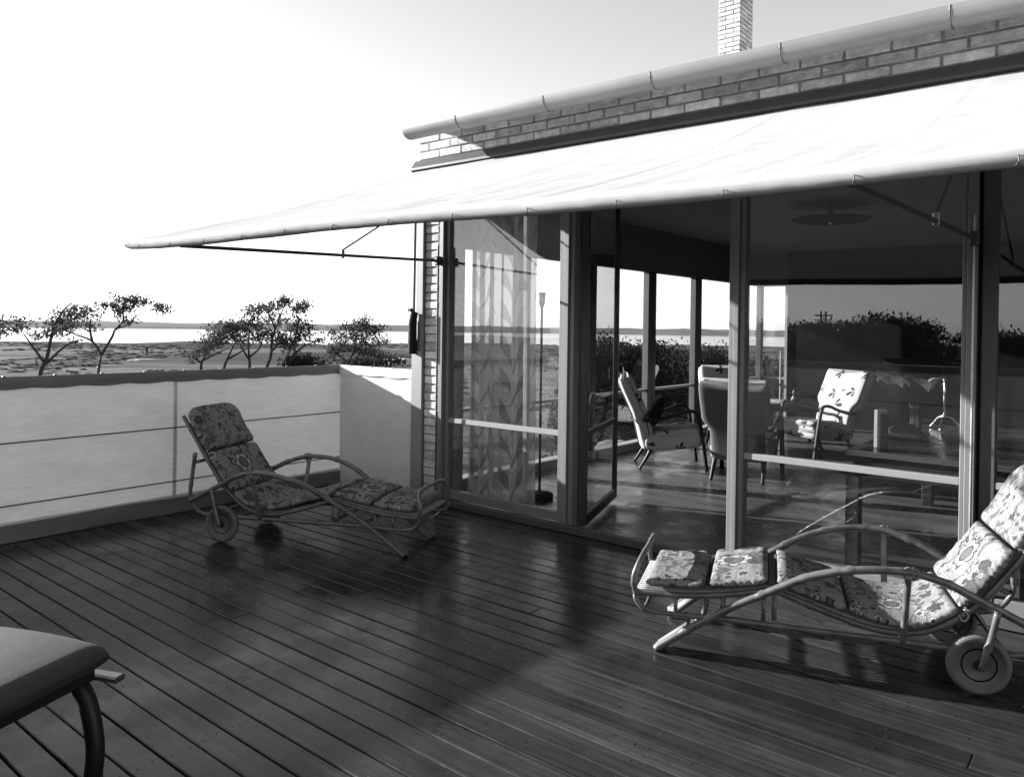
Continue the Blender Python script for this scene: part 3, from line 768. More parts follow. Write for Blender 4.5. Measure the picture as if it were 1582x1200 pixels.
# corner window in the back wall
hpart(MB().box(XE+.02, -4.30, 11.5, 11.56, .09, .12), 'corner_window_sill', M['paint_light'])
hpart(MB().box(XE+.02, -4.30, 11.5, 11.54, .665, .70), 'corner_window_transom', M['paint_light'])
hpart(MB().box(-4.31, -4.27, 11.46, 11.56, .0, 2.1), 'corner_window_post', M['paint_light'])
hpart(MB().tube([(-4.37, 11.47, .1), (-4.37, 11.47, 1.1)], .012, 6), 'corner_rod', M['paint_light'])
hpart(MB().box(XE+.02, -4.28, 11.5, 11.7, 2.105, 2.617), 'corner_wall_head', M['inwall'])
hpart(MB().box(XE+.02, -4.31, 11.53, 11.534, .12, 2.104), 'corner_glass_pane', M['glass_far'])
# black rolled canvas hanging on the house corner
rb = MB(); rb.tube(spline([(-4.645, YF-.06, 1.53), (-4.66, YF-.065, 1.45), (-4.662, YF-.065, 1.32), (-4.666, YF-.06, 1.19)], 5), [.010]+[.030]*4+[.034]*6+[.036]*5, 8)
rl = rb.build('rolled_blind', M['darkcloth'], smooth=True); tag(rl, 'black rolled canvas tied upright against the house corner', 'blind')
tb = MB(); tb.tube([(-4.645, YF-.06, 1.52), (-4.668, YF-.075, 1.545), (-4.70, YF-.08, 1.54)], [.012, .018, .008], 6); tb.tube([(-4.70, YF-.08, 1.54), (-4.69, YF-.075, 1.59)], .003, 5)
tb.tube([(-4.64, YF-.05, 1.525), (-4.59, YF-.03, 1.50)], .003, 5); tb.build('tie_cord', M['rope'], rl)

# ================================================================== AWNING
aw = empty('awning', (-4.66, 4.2, 2.66)); av = Vector((-4.66, 4.2, 2.66))
tag(aw, 'long white canvas awning let down in front of the glazed facade', 'awning')
def apart(mb, name, mat, parent=None, smooth=False):
    o = mb.build(name, mat, parent or aw, smooth)
    if parent is None: o.location = -av
    return o
ZB = lambda x: 1.832+.05*math.exp(-((x+4.66)/1.0))+.012*sin(x*1.7)
b = MB(); NX, NY = 460, 34
AX0, AX1 = -4.665, 3.0
hang = [x for x in [AX0+.18+.355*i for i in range(22)]]
for j in range(NY+1):
    t = j/NY
    for i in range(NX+1):
        x = AX0+(AX1-AX0)*i/NX
        y = 4.215+(2.03-4.215)*t; zt = 2.655
        z = zt+(ZB(x)+.028-zt)*t - .055*sin(pi*t)*(1-.25*math.exp(-(x-AX0)/.5))
        sx_ = ((x-AX0+.35) % .98)-.49; z += .006*mn.noise(Vector((x*2.2+t*3, t*3.5, 0)))-.0018*math.exp(-(sx_/.018)**2)+.004*math.exp(-(sx_/.10)**2)*mn.noise(Vector((x*3, t*16, 7))) + .004*mn.noise(Vector((x*9, t*2, 4)))*t
        b.v.append((x, y, z))
# wrap round the bar
for j in range(1, 9):
    a = pi/2+pi*1.25*j/8
    for i in range(NX+1):
        x = AX0+(AX1-AX0)*i/NX; r_ = .030+.0015*mn.noise(Vector((x*14, j, 0)))+.0022*mn.noise(Vector((x*3.3, j*.5, 2)))
        b.v.append((x, 2.03+r_*cos(a), ZB(x)+r_*sin(a)))
for j in range(NY+8):
    for i in range(NX): q = j*(NX+1)+i; b.f.append((q, q+1, q+NX+2, q+NX+1))
cv = apart(b, 'canvas', M['awning'], smooth=True)
apart(MB().tube([(x_/10, 2.03, ZB(x_/10)) for x_ in range(-47, 31)], .024, 10), 'front_bar', M['iron'])
hk = MB(); hk.tube([(0, 0, .004), (.003, -.008, -.012), (-.004, .004, -.018)], .002, 5); hm = hk.mesh('lacing_hook', M['iron'])
for x in hang:
    o = bpy.data.objects.new('lacing_hook', hm); COL.objects.link(o); o.parent = aw; o.location = Vector((x, 2.0, ZB(x)-.012))-av
for s, (hx, hz, ex) in enumerate(((-4.385, 1.93, -4.12), (-.652, 1.88, -.60), (2.9, 1.88, 2.9))):
    A = Vector((hx, YF-.06, hz)); B_ = Vector((ex, 2.05, ZB(ex)-.02))
    ar = apart(MB().tube([A, B_], .0105, 8), 'arm', M['iron'] if s == 0 else M['paint_mid'])
    cp = A+(B_-A)*.46
    MB().cbox(cp.x-.012, cp.x+.012, cp.y-.012, cp.y+.012, cp.z-.02, cp.z+.035, .005).build('clamp', M['steel'], ar)
    MB().tube([cp+Vector((0, 0, .035)), Vector((hx, YF-.07, 2.50))], .006, 6).build('stay', M['iron'], ar)
    MB().cbox(hx-.02, hx+.02, YF-.085, YF-.022, hz-.035, hz+.035, .006).build('hinge', M['iron'], ar)
    MB().tube([(hx, YF-.055, .30 if s else .12), (hx, YF-.055, hz+.12)], .007, 8).build('slide_rod', M['steel'] if s else M['iron'], ar)

# ================================================================== CANVAS SCREENS
FH = 1.045
def screen(name, p0, p1, label, posts, inner, wires=True, seg=70):
    """canvas from p0 to p1 (xy); inner = unit vector to the terrace side"""
    p0 = Vector(p0+(0,)); p1 = Vector(p1+(0,)); L = (p1-p0).length; t = (p1-p0).normalized(); nn = Vector(inner+(0,))
    e = empty(name, p0); tag(e, label, 'screen')
    b = MB(); nz = 14
    for j in range(nz+1):
        for i in range(seg+1):
            s = i/seg*L; f = j/nz
            wv = .004*mn.noise(Vector((s*2, f*2, 1)))+ (.012*mn.noise(Vector((s*2.3, 0, 2))) if j <= 1 else 0)
            scal = .006*cos(2*pi*s/.29)*(1 if j == nz else 0)
            z = .006+f*(FH-.012)+(scal if j == nz else 0)+(.008*mn.noise(Vector((s*1.5, 3, 3)))+.006 if j == 0 else 0)
            b.v.append(tuple(t*s+nn*(wv)+Vector((0, 0, z))))
    for j in range(nz):
        for i in range(seg): q = j*(seg+1)+i; b.f.append((q, q+1, q+seg+2, q+seg+1))
    b.build('canvas', M['canvas'], e, smooth=True)
    # hem flap turned over the top rail
    b = MB()
    for i in range(seg*2+1):
        s = i/(seg*2)*L; sag = .010*abs(sin(pi*s/.29))+.004*mn.noise(Vector((s*3, 0, 0)))
        for k2, (dn, z) in enumerate(((.012, FH-.062-sag), (.013, FH-.03), (.012, FH+.004), (-.012, FH+.012), (-.034, FH+.004), (-.035, FH-.03))):
            b.v.append(tuple(t*s+nn*dn+Vector((0, 0, z))))
    for i in range(seg*2):
        for k2 in range(5): q = i*6+k2; b.f.append((q, q+1, q+7, q+6))
    b.build('hem', M['hem_shade' if wires == 1 else 'canvas'], e, smooth=True)  # longer screens' hem colour holds the shade where the rail blocks light
    if wires == 1:      # added dark cloth strip standing in for the shade along the foot
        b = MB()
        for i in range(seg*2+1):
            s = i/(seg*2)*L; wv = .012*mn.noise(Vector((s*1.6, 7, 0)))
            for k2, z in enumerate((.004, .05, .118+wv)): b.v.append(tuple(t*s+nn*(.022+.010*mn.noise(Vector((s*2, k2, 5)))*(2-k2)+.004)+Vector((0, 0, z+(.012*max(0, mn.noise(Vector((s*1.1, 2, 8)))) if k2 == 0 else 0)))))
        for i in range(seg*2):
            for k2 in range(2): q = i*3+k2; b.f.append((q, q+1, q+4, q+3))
        b.build('shade_strip', M['hem_shade'], e, smooth=True)
    b = MB(); b.tube([t*0+nn*-.012+Vector((0, 0, FH-.02)), t*L+nn*-.012+Vector((0, 0, FH-.02))], .018, 8); b.build('top_rail', M['iron'], e)
    kb = MB(); kb.add([tuple(t*s+nn*dn+Vector((0, 0, z))) for s in (0, L) for dn in (-.06, -.018) for z in (-.02, .135)], [(0, 1, 3, 2), (4, 6, 7, 5), (0, 4, 5, 1), (2, 3, 7, 6), (0, 2, 6, 4), (1, 5, 7, 3)]); kb.build('kerb_board', M['paint_mid'], e)
    for s in posts: MB().tube([t*s+nn*-.024+Vector((0, 0, 0)), t*s+nn*-.024+Vector((0, 0, FH-.02))], .014, 10).build('post', M['iron'], e)
    if wires:
        for z in (.635, .235):
            MB().tube([t*0+nn*(.006 if wires == 1 else -.02)+Vector((0, 0, z)), t*L+nn*(.006 if wires == 1 else -.02)+Vector((0, 0, z))], .0048, 6).build('wire', M['iron'], e)
    g = MB(); g.lathe([(.001, -.004), (.010, -.002), (.011, .004), (.006, .010), (.001, .011)], 10); gm = g.mesh('lacing_stud', M['steel'])
    s = .13
    while s < L:
        o = bpy.data.objects.new('lacing_stud', gm); COL.objects.link(o); o.parent = e; o.location = t*s+nn*-.004+Vector((0, 0, FH+.010)); s += .29
    return e
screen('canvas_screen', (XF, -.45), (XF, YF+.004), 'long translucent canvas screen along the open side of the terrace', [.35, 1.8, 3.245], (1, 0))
screen('canvas_screen', (XF+.014, YF-.006), (-4.716, YF-.006), 'short canvas screen joining the long screen to the house corner', [.02], (0, -1), wires=2, seg=24)
screen('canvas_screen', (XF+.02, -.47), (5.2, -.47), 'front canvas screen behind the viewer, mirrored in the glass', [1.5, 3, 4.5, 6, 7.5, 9], (0, 1))

# ================================================================== SUN LOUNGERS
def ringed(b, pts, r, n=9, step=.19, ph=.05):
    """cane pole: smooth tube with raised nodes"""
    sp = spline(pts, 7); d = [0]
    for i in range(1, len(sp)): d.append(d[-1]+(sp[i]-sp[i-1]).length)
    out, rs = [], []
    L = d[-1]; N_ = max(6, int(L/.018))
    for k in range(N_+1):
        s = L*k/N_; i = 0
        while i < len(d)-2 and d[i+1] < s: i += 1
        tt = (s-d[i])/max(1e-6, d[i+1]-d[i]); out.append(sp[i].lerp(sp[i+1], tt))
        q = ((s+ph) % step); q = min(q, step-q)
        rs.append(r*(1.0+.30*math.exp(-(q/.008)**2))*(1+.04*sin(s*9+ph*30)))
    b.tube(out, rs, n)
BOW = [(0, .012), (.15, .12), (.33, .24), (.44, .305), (.60, .40), (.72, .447), (.82, .47), (.93, .478), (1.03, .472), (1.15, .436), (1.24, .39), (1.33, .345), (1.43, .295), (1.52, .25)]
LOW = [(-.09, .245), (-.086, .215), (-.045, .18), (.07, .171), (.28, .176), (.5, .173), (.75, .170), (1.0, .168), (1.2, .165), (1.37, .163), (1.46, .185), (1.515, .25), (1.525, .31), (1.508, .44), (1.49, .565)]
UPR = [(-.09, .245), (.1, .25), (.27, .27), (.41, .298), (.49, .314), (.56, .295), (.7, .25), (.85, .208), (.98, .195), (1.1, .218), (1.2, .28), (1.29, .36), (1.36, .45), (1.46, .59), (1.56, .74), (1.60, .80)]
def bowoff(u): return .10*math.exp(-((u-.85)/.42)**2)
def cushion(path, width, thick, u0_, taper=0, endpuff=.03, seed=0, roundtop=0):
    """closed pillow along a path of (u,z): path is the underside line. Returns mesh with UVs (across, along)."""
    sp = spline([(p[0], 0, p[1]) for p in path], 6); d = [0]
    for i in range(1, len(sp)): d.append(d[-1]+(sp[i]-sp[i-1]).length)
    L = d[-1]; nu, nv = 44, 36; b = MB(); uv = []
    for k in range(nu+1):
        s = L*(.5-.5*cos(pi*k/nu)) if True else L*k/nu
        i = 0
        while i < len(d)-2 and d[i+1] < s: i += 1
        tt = (s-d[i])/max(1e-6, d[i+1]-d[i]); c = sp[i].lerp(sp[i+1], tt)
        tg = (sp[min(i+2, len(sp)-1)]-sp[max(i-1, 0)]).normalized(); nm = Vector((-tg.z, 0, tg.x))
        if nm.z < 0 and abs(tg.x) > .3: nm = -nm
        e_ = min(s, L-s)/.035; ef = sqrt(max(0, 1-(1-min(1, e_))**2))
        wsc = 1-.0*s
        if roundtop: q = max(0, (s-(L-roundtop))/roundtop); wsc = sqrt(max(.02, 1-.55*q**2.2))
        for j in range(nv):
            th = 2*pi*j/nv; ct, st = cos(th), sin(th)
            a = (abs(ct)**.26)*(1 if ct >= 0 else -1)*width/2*wsc
            a *= (.93+.07*ef)
            cr = 1-.35*(abs(a)/(width/2))**4
            hgt = (abs(st)**.7)*(1 if st >= 0 else -1)*thick/2*(.18+.82*ef)*cr
            fr_ = abs(ct)**3*.0065*sin(s*190+4*mn.noise(Vector((s*18, seed, ct))))*(.4+mn.noise(Vector((s*30, seed, 2)))); nz_ = .006*mn.noise(Vector((a*9+seed, s*9, st)))+.0035*mn.noise(Vector((a*26+seed, s*26, st)))
            p = c+nm*(thick/2+hgt+nz_*(1 if st > 0 else .4)+fr_*.6)+Vector((0, a+nz_*.6+fr_, 0))
            b.v.append(tuple(p)); uv.append((a if st >= 0 else a+.0, u0_+s+.0))
    for k in range(nu):
        for j in range(nv): j2 = (j+1) % nv; b.f.append((k*nv+j, k*nv+j2, (k+1)*nv+j2, (k+1)*nv+j))
    b.f.append(tuple(range(nv))[::-1]); b.f.append(tuple(nu*nv+j for j in range(nv)))
    me = b.mesh('cushion', M['chintz'], True); add_uv(me, uv); return me
HW = .24
def make_lounger():
    root = empty('sun_lounger')
    def P(b, name, mat, par=None, sm=True): return b.build(name, M[mat], par or root, sm)
    for s in (1, -1):
        b = MB(); ringed(b, [(u, s*(HW+bowoff(u)), z) for u, z in BOW], .0165, ph=.03*s+.06); bw_ = P(b, 'bow_arm', 'rattan')
        b = MB(); ringed(b, [(u, s*(HW-.0), z) for u, z in LOW], .0125, ph=.11); P(b, 'lower_rail', 'rattan')
        b = MB(); ringed(b, [(u, s*(HW-.02), z) for u, z in UPR], .0135, ph=.02); P(b, 'upper_rail', 'rattan')
        # doubled foot pole
        b = MB(); b.tube([(.006, s*(HW-.03), .012), (.20, s*(HW-.03), .155)], .0155, 8); b.tube([(.012, s*(HW-.062), .012), (.19, s*(HW-.062), .150)], .0155, 8); P(b, 'foot_pole', 'rattan_lash')
        # arm post and lashings
        b = MB(); ringed(b, [(1.0, s*(HW+.098), .468), (.998, s*(HW+.06), .33), (.996, s*(HW+.004), .17)], .0135, ph=.0); ap = P(b, 'arm_post', 'rattan')
        b = MB(); b.tube([(1.0+.020*cos(q*pi/4), s*(HW+.096), .474+.022*sin(q*pi/4)) for q in range(8)], .006, 6, closed=True); b.tube([(1.018+.020*cos(q*pi/4), s*(HW+.094), .472+.022*sin(q*pi/4)) for q in range(8)], .006, 6, closed=True); P(b, 'lashing', 'rattan_lash', ap)
        for u_, zt in ((.085, .25), (.29, .27), (.455, .30)):
            b = MB(); b.tube([(u_, s*(HW-.018), zt), (u_, s*(HW-.004), .172)], .009, 7); P(b, 'strut', 'rattan')
        b = MB(); b.tube(spline([(.17, s*(HW-.03), .135), (.205, s*(HW-.03), .18), (.22, s*(HW-.03), .255)], 4), .012, 7); P(b, 'foot_brace', 'rattan')
        b = MB(); b.tube([(.50, s*(HW-.02), .31), (.50, s*(HW-.01), .172)], .0085, 7); P(b, 'strut', 'rattan')
        b = MB(); ringed(b, [(1.325, s*(HW+.055), .345), (1.30, s*(HW+.05), .22), (1.27, s*(HW+.045), .11)], .0125, ph=.04); P(b, 'wheel_fork', 'rattan')
        # wheel
        wc = (1.27, s*(HW+.015), .1195)
        b = MB(); b.lathe([(.090, -.009), (.092, -.016), (.103, -.019), (.114, -.014), (.119, 0), (.114, .014), (.103, .019), (.092, .016), (.090, .009)], 36, wc, 'y'); wh = P(b, 'wheel', 'rubber')
        b = MB(); b.lathe([(.002, -.022), (.018, -.022), (.022, -.008), (.030, -.004), (.056, -.002), (.060, -.009), (.066, -.009), (.070, -.003), (.091, -.004), (.091, .004), (.070, .003), (.066, .009), (.060, .009), (.056, .002), (.030, .004), (.022, .008), (.018, .022), (.002, .022)], 32, wc, 'y'); P(b, 'wheel_disc', 'wheel', wh, False)
    b = MB(); b.tube([(1.27, -(HW+.055), .1195), (1.27, HW+.055, .1195)], .008, 8); P(b, 'axle', 'iron')
    for (bx, bz) in ((1.50, .50), (1.37, .163)): P(MB().tube([(bx, -HW, bz), (bx, HW, bz)], .0115, 8), 'rear_bar', 'rattan')
    for (bx, bz) in ((.28, .19), (.5, .185), (1.0, .172)): P(MB().tube([(bx, -HW, bz), (bx, HW, bz)], .0105, 8), 'cross_bar', 'rattan')
    # raised hoop at the foot end
    b = MB(); ringed(b, [(-.088, HW, .235), (-.10, HW, .31), (-.085, HW-.02, .365), (-.07, HW-.07, .40), (-.066, 0, .405), (-.07, -HW+.07, .40), (-.085, -HW+.02, .365), (-.10, -HW, .31), (-.088, -HW, .235)], .0125, ph=.07); P(b, 'foot_hoop', 'rattan')
    for (bx, bz) in ((-.085, .25), (-.05, .178)): P(MB().tube([(bx, -HW, bz), (bx, HW, bz)], .010, 8), 'foot_bar', 'rattan')
    pts = spline([(u, 0, z+.012) for u, z in UPR[:15]], 3)
    slm = MB(); slm.tube([(p.x, 0, p.z) for p in pts], .0055, 5); sme = slm.mesh('slat', M['slat'], True)
    for k in range(17):
        o = bpy.data.objects.new('slat', sme); COL.objects.link(o); o.parent = root; o.location = (0, -.205+.41*k/16, 0)
    # cushions
    secs = [([(-.045, .268), (.1, .275), (.215, .288)], .058, 0), ([(.235, .291), (.36, .308), (.478, .333)], .060, 0), ([(.502, .332), (.60, .302), (.70, .274), (.775, .252)], .056, 0),
            ([(.79, .247), (.88, .222), (.98, .212), (1.08, .222), (1.17, .268), (1.215, .305)], .058, 0),
            ([(1.225, .31), (1.29, .378), (1.36, .475), (1.415, .553)], .068, 0), ([(1.422, .562), (1.49, .66), (1.555, .765), (1.60, .83)], .072, .09)]
    u_ = -.02+.0
    off = 0.0
    for i, (pth, th, rt) in enumerate(secs):
        me = cushion(pth, .50, th, off, seed=i*3.1, roundtop=rt); off += sum(sqrt((pth[k+1][0]-pth[k][0])**2+(pth[k+1][1]-pth[k][1])**2) for k in range(len(pth)-1))
        o = bpy.data.objects.new('cushion', me); COL.objects.link(o); o.parent = root
        if i < 5:
            e_ = pth[-1]; b = MB(); b.box(e_[0]-.002, e_[0]+.024, -.215, .215, e_[1]+.006, e_[1]+.016); P(b, 'cushion_web', 'under', None, False)
    b = MB(); b.tube(spline([(1.20, -.235, .30), (1.215, -.25, .28), (1.235, -.245, .30), (1.22, -.235, .325)], 4), .004, 5); P(b, 'cushion_tie', 'slat')
    return root
lg = make_lounger()
def place_lounger(o, foot, d, label):
    n_ = Vector(d).normalized(); o.location = (foot[0], foot[1], 0); o.rotation_euler[2] = atan2(n_.y, n_.x)
    tag(o, label, 'sun lounger', 'cane sun loungers on the terrace')
place_lounger(lg, (-3.626, 3.372), (-.913, -.407), 'shaded cane sun lounger with flowered cushions standing by the canvas screen')
lg2 = copy_tree(lg)
place_lounger(lg2, (-1.763, 3.185), (.928, .372), 'sunlit cane sun lounger with flowered cushions in front of the fixed window')

# third seat, mostly out of view at the lower left
s3 = empty('garden_seat', (-2.715, .69, 0), radians(22.4)); tag(s3, 'dark cushioned wooden seat with curved legs at the lower left edge', 'seat')
b = MB(); b.cbox(-.29, .27, -.25, .25, .30, .343, .006); b.build('seat_frame', M['dwood'], s3)
for sy in (-1, 1):
    b = MB(); b.cbox(.12, .34, sy*.275-.02, sy*.275+.02, .292, .312, .005); b.build('side_board', M['tabwood'], s3)
    for sx in (-1, 1):
        b = MB(); b.tube(spline([(sx*.17, sy*.25, .31), (sx*.235, sy*.25, .23), (sx*.268, sy*.25, .10), (sx*.262, sy*.25, .0)], 5), .027, 10); b.build('leg', M['dwood'], s3, True)

# ================================================================== ROOM FURNITURE
def slab(path, wfun, th, mat, name, parent, nv=24, puff=.25, concave=0.0):
    """upholstered slab along path (x,z), closed superellipse section"""
    sp = spline([(p[0], 0, p[1]) for p in path], 5); b = MB(); K = len(sp)
    for k, c in enumerate(sp):
        tg = (sp[min(k+1, K-1)]-sp[max(k-1, 0)]).normalized(); nm = Vector((-tg.z, 0, tg.x)); f = k/(K-1)
        e_ = min(f, 1-f)*K/2.0; ef = sqrt(max(0, 1-(1-min(1, e_))**2))*.6+.4
        for j in range(nv):
            a_ = 2*pi*j/nv; ct, st = cos(a_), sin(a_); W = wfun(f)/2*(.96+.04*ef)
            a = (abs(ct)**.3)*(1 if ct >= 0 else -1)*W
            hgt = (abs(st)**.55)*(1 if st >= 0 else -1)*th/2*ef
            dz = concave*f**8*((abs(a)/W)**2-.6)
            b.v.append(tuple(c+nm*(hgt+concave*.7*(abs(a)/W)**2*f)+Vector((0, a, dz))))
    for k in range(K-1):
        for j in range(nv): j2 = (j+1) % nv; b.f.append((k*nv+j, k*nv+j2, (k+1)*nv+j2, (k+1)*nv+j))
    b.f.append(tuple(range(nv))[::-1]); b.f.append(tuple((K-1)*nv+j for j in range(nv)))
    return b.build(name, M[mat], parent, True)
slab([(-.305, .372), (-.15, .386), (0, .39), (.15, .386), (.305, .372)], lambda f: .54, .085, 'seatcush', 'cushion', s3)
def armchair(cx, cy, fx, fy, label, seat='leafcloth', back='plaincloth', front='leafcloth'):
    root = empty('armchair', (cx, cy, 0), atan2(fy, fx)); tag(root, label, 'armchair', 'wing-backed armchairs in the room')
    # back: thin shell behind, patterned pad in front (front is +x side -> nm sign)
    wf = lambda f: .50+.015*f if f < .42 else .50+.14*min(1, (f-.42)/.12)-.02*max(0, f-.9)/.1
    bp = [(-.235, .20), (-.262, .32), (-.30, .48), (-.355, .63), (-.43, .80), (-.485, .935)]
    slab(bp, wf, .115, back, 'backrest', root, concave=.05)
    slab([(p[0]+.060, p[1]+.03) for p in bp[1:]], lambda f: wf(min(1, f*.85+.15))-.03, .045, front, 'back_pad', root, concave=.05)
    slab([(-.27, .275), (-.10, .272), (.10, .292), (.31, .322)], lambda f: .54, .185, seat, 'seat', root)
    slab([(-.17, .355), (.0, .375), (.18, .395), (.33, .392)], lambda f: .53, .07, seat, 'seat_cushion', root)
    for s in (1, -1):
        b = MB(); b.tube(spline([(-.30, s*.275, .50), (-.17, s*.295, .505), (0, s*.30, .545), (.13, s*.30, .592), (.215, s*.30, .592), (.25, s*.30, .55), (.275, s*.30, .45), (.31, s*.30, .25), (.345, s*.30, 0)], 5), [.025]*8+[.022]*14+[.024]*19, 8, flat=.8)
        b.build('arm', M['dwood'], root, True)
        b = MB(); b.tube(spline([(-.20, s*.225, .22), (-.25, s*.235, .12), (-.325, s*.24, 0)], 4), [.026, .026, .025, .024, .023, .021, .019, .018, .018], 7, flat=.8); b.build('leg', M['dwood'], root, True)
    return root
armchair(-3.87, 7.06, .80, .60, 'cream armchair in profile with leaf-print seat, holding a dark cushion')
armchair(-3.02, 7.02, -.19, .98, 'armchair with plain grey back turned to the terrace', back='greycloth')
armchair(-3.86, 8.62, .62, -.78, 'leaf-print armchair half hidden behind the grey-backed armchair')
armchair(-2.90, 8.78, -.45, -.89, 'brightly sunlit leaf-print armchair facing left beyond the dark table')
# dark cushion leaning in the first chair
cu = MB(); nn_ = 14
for k in range(nn_+1):
    for j in range(nn_+1):
        u_ = 2*k/nn_-1; v_ = 2*j/nn_-1; h_ = .055*(max(0, (1-u_**4))*max(0, (1-v_**4)))**.5; cu.v.append((u_*.17, h_, v_*.16))
for k in range(nn_+1):
    for j in range(nn_+1):
        u_ = 2*k/nn_-1; v_ = 2*j/nn_-1; h_ = .055*(max(0, (1-u_**4))*max(0, (1-v_**4)))**.5; cu.v.append((u_*.17, -h_-.001, v_*.16))
for q0 in (0, (nn_+1)**2):
    for k in range(nn_):
        for j in range(nn_): a = q0+k*(nn_+1)+j; cu.f.append((a, a+1, a+nn_+2, a+nn_+1))
co = cu.build('cushion', M['darkcloth'], smooth=True)
f_ = Vector((.80, .60)).normalized(); pos = Vector((-3.87, 7.06))+f_*(-.14)+Vector((.60, -.80))*.10
co.location = (pos.x, pos.y, .585); co.rotation_euler = (radians(-20), 0, atan2(.6, .8)-pi/2); tag(co, 'dark square cushion leaning against the back of the cream armchair', 'cushion')
# low table with ornament between the far chairs
t = empty('low_table', (-3.45, 9.45, 0), .5); tag(t, 'small dark low table behind the grey-backed armchair', 'table')
MB().cbox(-.33, .33, -.33, .33, .50, .53, .005).build('tabletop', M['tabwood'], t)
MB().box(-.29, .29, -.29, .29, .43, .499).build('apron', M['dwood'], t)
for sx in (-1, 1):
    for sy in (-1, 1): MB().cbox(sx*.27-.02, sx*.27+.02, sy*.27-.02, sy*.27+.02, 0, .43, .004).build('leg', M['dwood'], t)
b = MB(); b.lathe([(.03, 0), (.055, .01), (.05, .05), (.02, .08), (.035, .10), (.03, .14), (.01, .16)], 14); o = b.build('table_ornament', M['ceramic'], smooth=True, loc=(-3.40, 9.42, .53)); tag(o, 'small dark rounded ornament on the low table', 'ornament')
# long dark table
tx0, tx1, ty0, ty1, tz = -1.42, -.42, 4.80, 6.95, .70
t = empty('long_table', ((tx0+tx1)/2, (ty0+ty1)/2, 0)); tag(t, 'long dark polished table behind the fixed window', 'table')
hx, hy = (tx1-tx0)/2, (ty1-ty0)/2
MB().cbox(-hx, hx, -hy, hy, tz-.035, tz, .005).build('tabletop', M['tabwood'], t)
MB().cbox(-hx+.04, hx-.04, -hy+.04, hy-.04, tz-.16, tz-.036, .003).build('apron', M['dwood'], t)
for sx in (-1, 1):
    for sy in (-1, 1): MB().cbox(sx*(hx-.045)-.04, sx*(hx-.045)+.04, sy*(hy-.045)-.04, sy*(hy-.045)+.04, 0, tz-.161, .005).build('leg', M['dwood'], t)
# things on it
b = MB(); b.cbox(-.018, .018, -.035, .035, 0, .235, .003); o = b.build('book', M['paper'], loc=(-1.275, 5.03, tz+.001)); o.rotation_euler[2] = radians(-40); tag(o, 'pale upright book standing on the long dark table', 'book')
MB().cbox(.0185, .040, -.03, .03, 0, .21, .003).build('book_cover', M['darkcloth'], o)
b = MB(); b.lathe([(.05, 0), (.09, .01), (.12, .04), (.10, .08), (.045, .11), (.02, .12), (.012, .15)], 20); o = b.build('covered_dish', M['ceramic'], smooth=True, loc=(-1.22, 5.42, tz+.001)); tag(o, 'dark glazed round dish on the long table', 'dish')
# lilies in a tall vase
vs = empty('vase', (-1.20, 5.60, tz+.001)); tag(vs, 'tall dark vase holding two pale lilies', 'vase')
b = MB(); b.lathe([(.05, 0), (.055, .01), (.045, .05), (.035, .14), (.03, .20), (.042, .245)], 16); b.build('vase_body', M['ceramic'], vs, True)
def lily(dx, dy, dz, ang, sc_):
    e = MB(); e.tube(spline([(0, 0, .2), (dx*.4, dy*.4, dz*.6+.1), (dx, dy, dz)], 5), .004, 5); st = e.build('stem', M['rope'], vs)
    b = MB()
    for k in range(6):
        th = k*pi/3+ang+random.uniform(-.25, .25); n0 = len(b.v); pl = random.uniform(.75, 1.25); cu_ = random.uniform(.5, 1.6)
        for i in range(5):
            f = i/4; rr_ = .010+(.028*f*sc_+.045*f**2*sc_)*pl; zz = (.085*f-.055*cu_*f**3)*sc_; wd = .034*sin(pi*min(1, f*.85+.12))*sc_
            c, s_ = cos(th), sin(th)
            for q in (-1, 1): b.v.append((dx+c*rr_-s_*wd*q-.35*zz, dy+s_*rr_+c*wd*q-.3*zz, dz+zz+.010*q*f*cu_))
        for i in range(4): a = n0+i*2; b.f.append((a, a+1, a+3, a+2))
    o = b.build('flower', M['petal'], st, True)
lily(-.15, -.02, .36, .3, 1.55); lily(.08, .02, .34, .9, 1.4)
# brass desk lamp with long shade
lp = empty('desk_lamp', (-1.15, 6.30, tz+.001)); tag(lp, 'brass tripod desk lamp with a long horizontal shade on the table', 'lamp')
b = MB()
b.tube([(0, 0, .09), (0, 0, .46)], .011, 10); b.lathe([(.01, .085), (.022, .09), (.022, .105), (.01, .115)], 12)
b.lathe([(.01, .36), (.018, .37), (.01, .38)], 12); b.build('column', M['brass'], lp, True)
for k in range(3):
    a = k*2*pi/3+.5; b = MB(); b.tube(spline([(0, 0, .10), (.05*cos(a), .05*sin(a), .085), (.09*cos(a), .09*sin(a), .045), (.125*cos(a), .125*sin(a), .006)], 5), [.008]*12+[.009, .010, .011, .011], 7); b.build('leg', M['brass'], lp, True)
b = MB(); n_ = 10
for i in range(2):
    for j in range(n_+1):
        th = -pi*.05+pi*1.1*j/n_; b.v.append(((-.42, .22)[i], .05*cos(th), .47+.045*sin(th)))
for j in range(n_): b.f.append((j, j+1, n_+2+j, n_+1+j))
o = b.build('lamp_shade', M['lampdark'], lp, True); md = o.modifiers.new('solid', 'SOLIDIFY'); md.thickness = .003
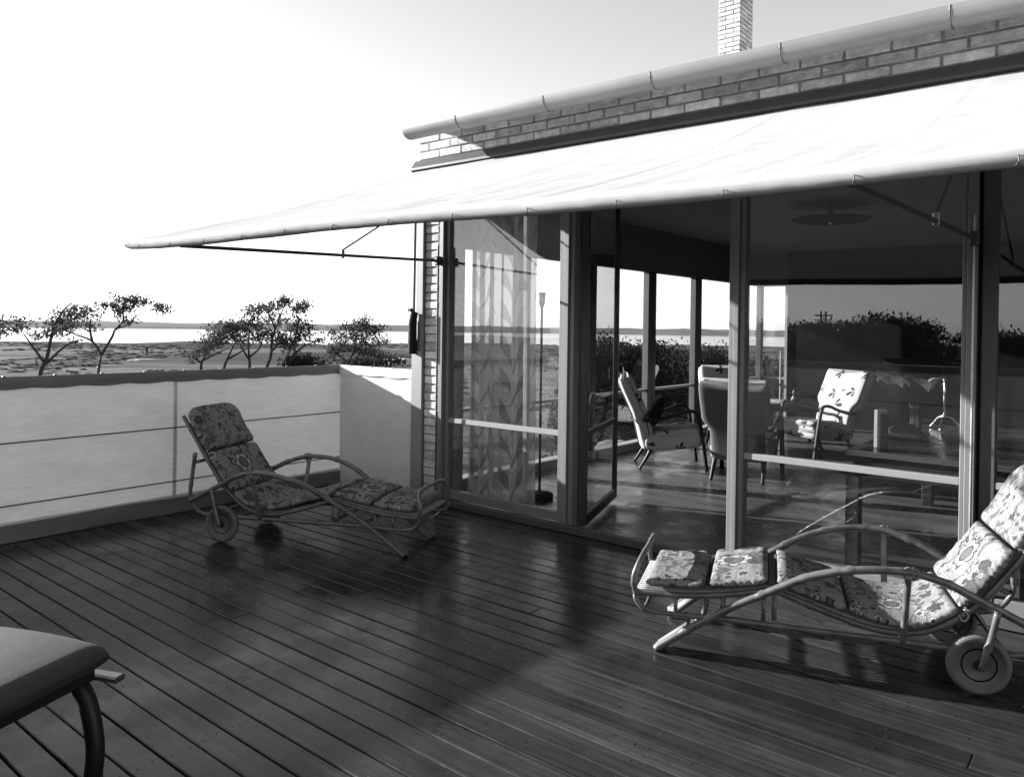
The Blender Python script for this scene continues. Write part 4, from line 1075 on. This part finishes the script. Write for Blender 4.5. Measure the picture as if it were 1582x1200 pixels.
MB().tube([(-.42, -.052, .47), (.22, -.052, .47)], .004, 6).build('shade_rim', M['brass'], lp)
# floor lamp
fo = empty('floor_lamp', (-3.92, 4.97, 0)); tag(fo, 'slim floor lamp on a dark round base beside the curtain', 'floor lamp')
b = MB(); b.lathe([(.11, 0), (.115, .006), (.115, .04), (.10, .05), (.02, .056)], 28); b.build('base', M['lampdark'], fo, True)
b = MB(); b.tube([(0, 0, .05), (0, 0, 1.62)], .0105, 10); b.build('stem', M['lampdark'], fo, True)
b = MB(); b.lathe([(.012, 1.58), (.024, 1.61), (.030, 1.70), (.026, 1.705), (.01, 1.62)], 16); b.build('lamp_cup', M['brass'], fo, True)
# ceiling lamp
cl = empty('ceiling_lamp', (-2.36, 7.42, 2.619)); tag(cl, 'flat dark disc lamp hanging just below the room ceiling', 'ceiling lamp')
b = MB(); b.lathe([(.02, -.15), (.34, -.148), (.36, -.135), (.34, -.130), (.02, -.125)], 40); b.build('disc', M['lampdark'], cl, True)
b = MB(); b.lathe([(.03, -.13), (.018, -.02), (.05, 0)], 14); b.build('ceiling_stem', M['lampdark'], cl, True)
b = MB(); b.lathe([(.004, -.185), (.02, -.175), (.02, -.155), (.012, -.150)], 12); b.build('knob', M['brass'], cl, True)
# curtain
b = MB(); nx_, nz_ = 150, 20; uv = []
cx0, cx1 = -4.30, -3.62
for j in range(nz_+1):
    for i in range(nx_+1):
        s = i/nx_; f = j/nz_; x = cx0+(cx1-cx0)*s+.012*sin(9*s+f*2)
        y = 4.505+.050*sin(2*pi*s*6.5+.6*sin(5*s)+.25*sin(f*2.5))*(1-.25*f)+.014*sin(2*pi*s*15+2*f)
        b.v.append((x, y, .03+2.52*f)); uv.append((s*1.5, .03+2.52*f))
for j in range(nz_):
    for i in range(nx_): a = j*(nx_+1)+i; b.f.append((a, a+1, a+nx_+2, a+nx_+1))
me = b.mesh('curtain', M['sheer'], True); add_uv(me, uv); o = bpy.data.objects.new('curtain', me); COL.objects.link(o)
tag(o, 'pleated leaf-print curtain hanging inside the left facade window', 'curtain')
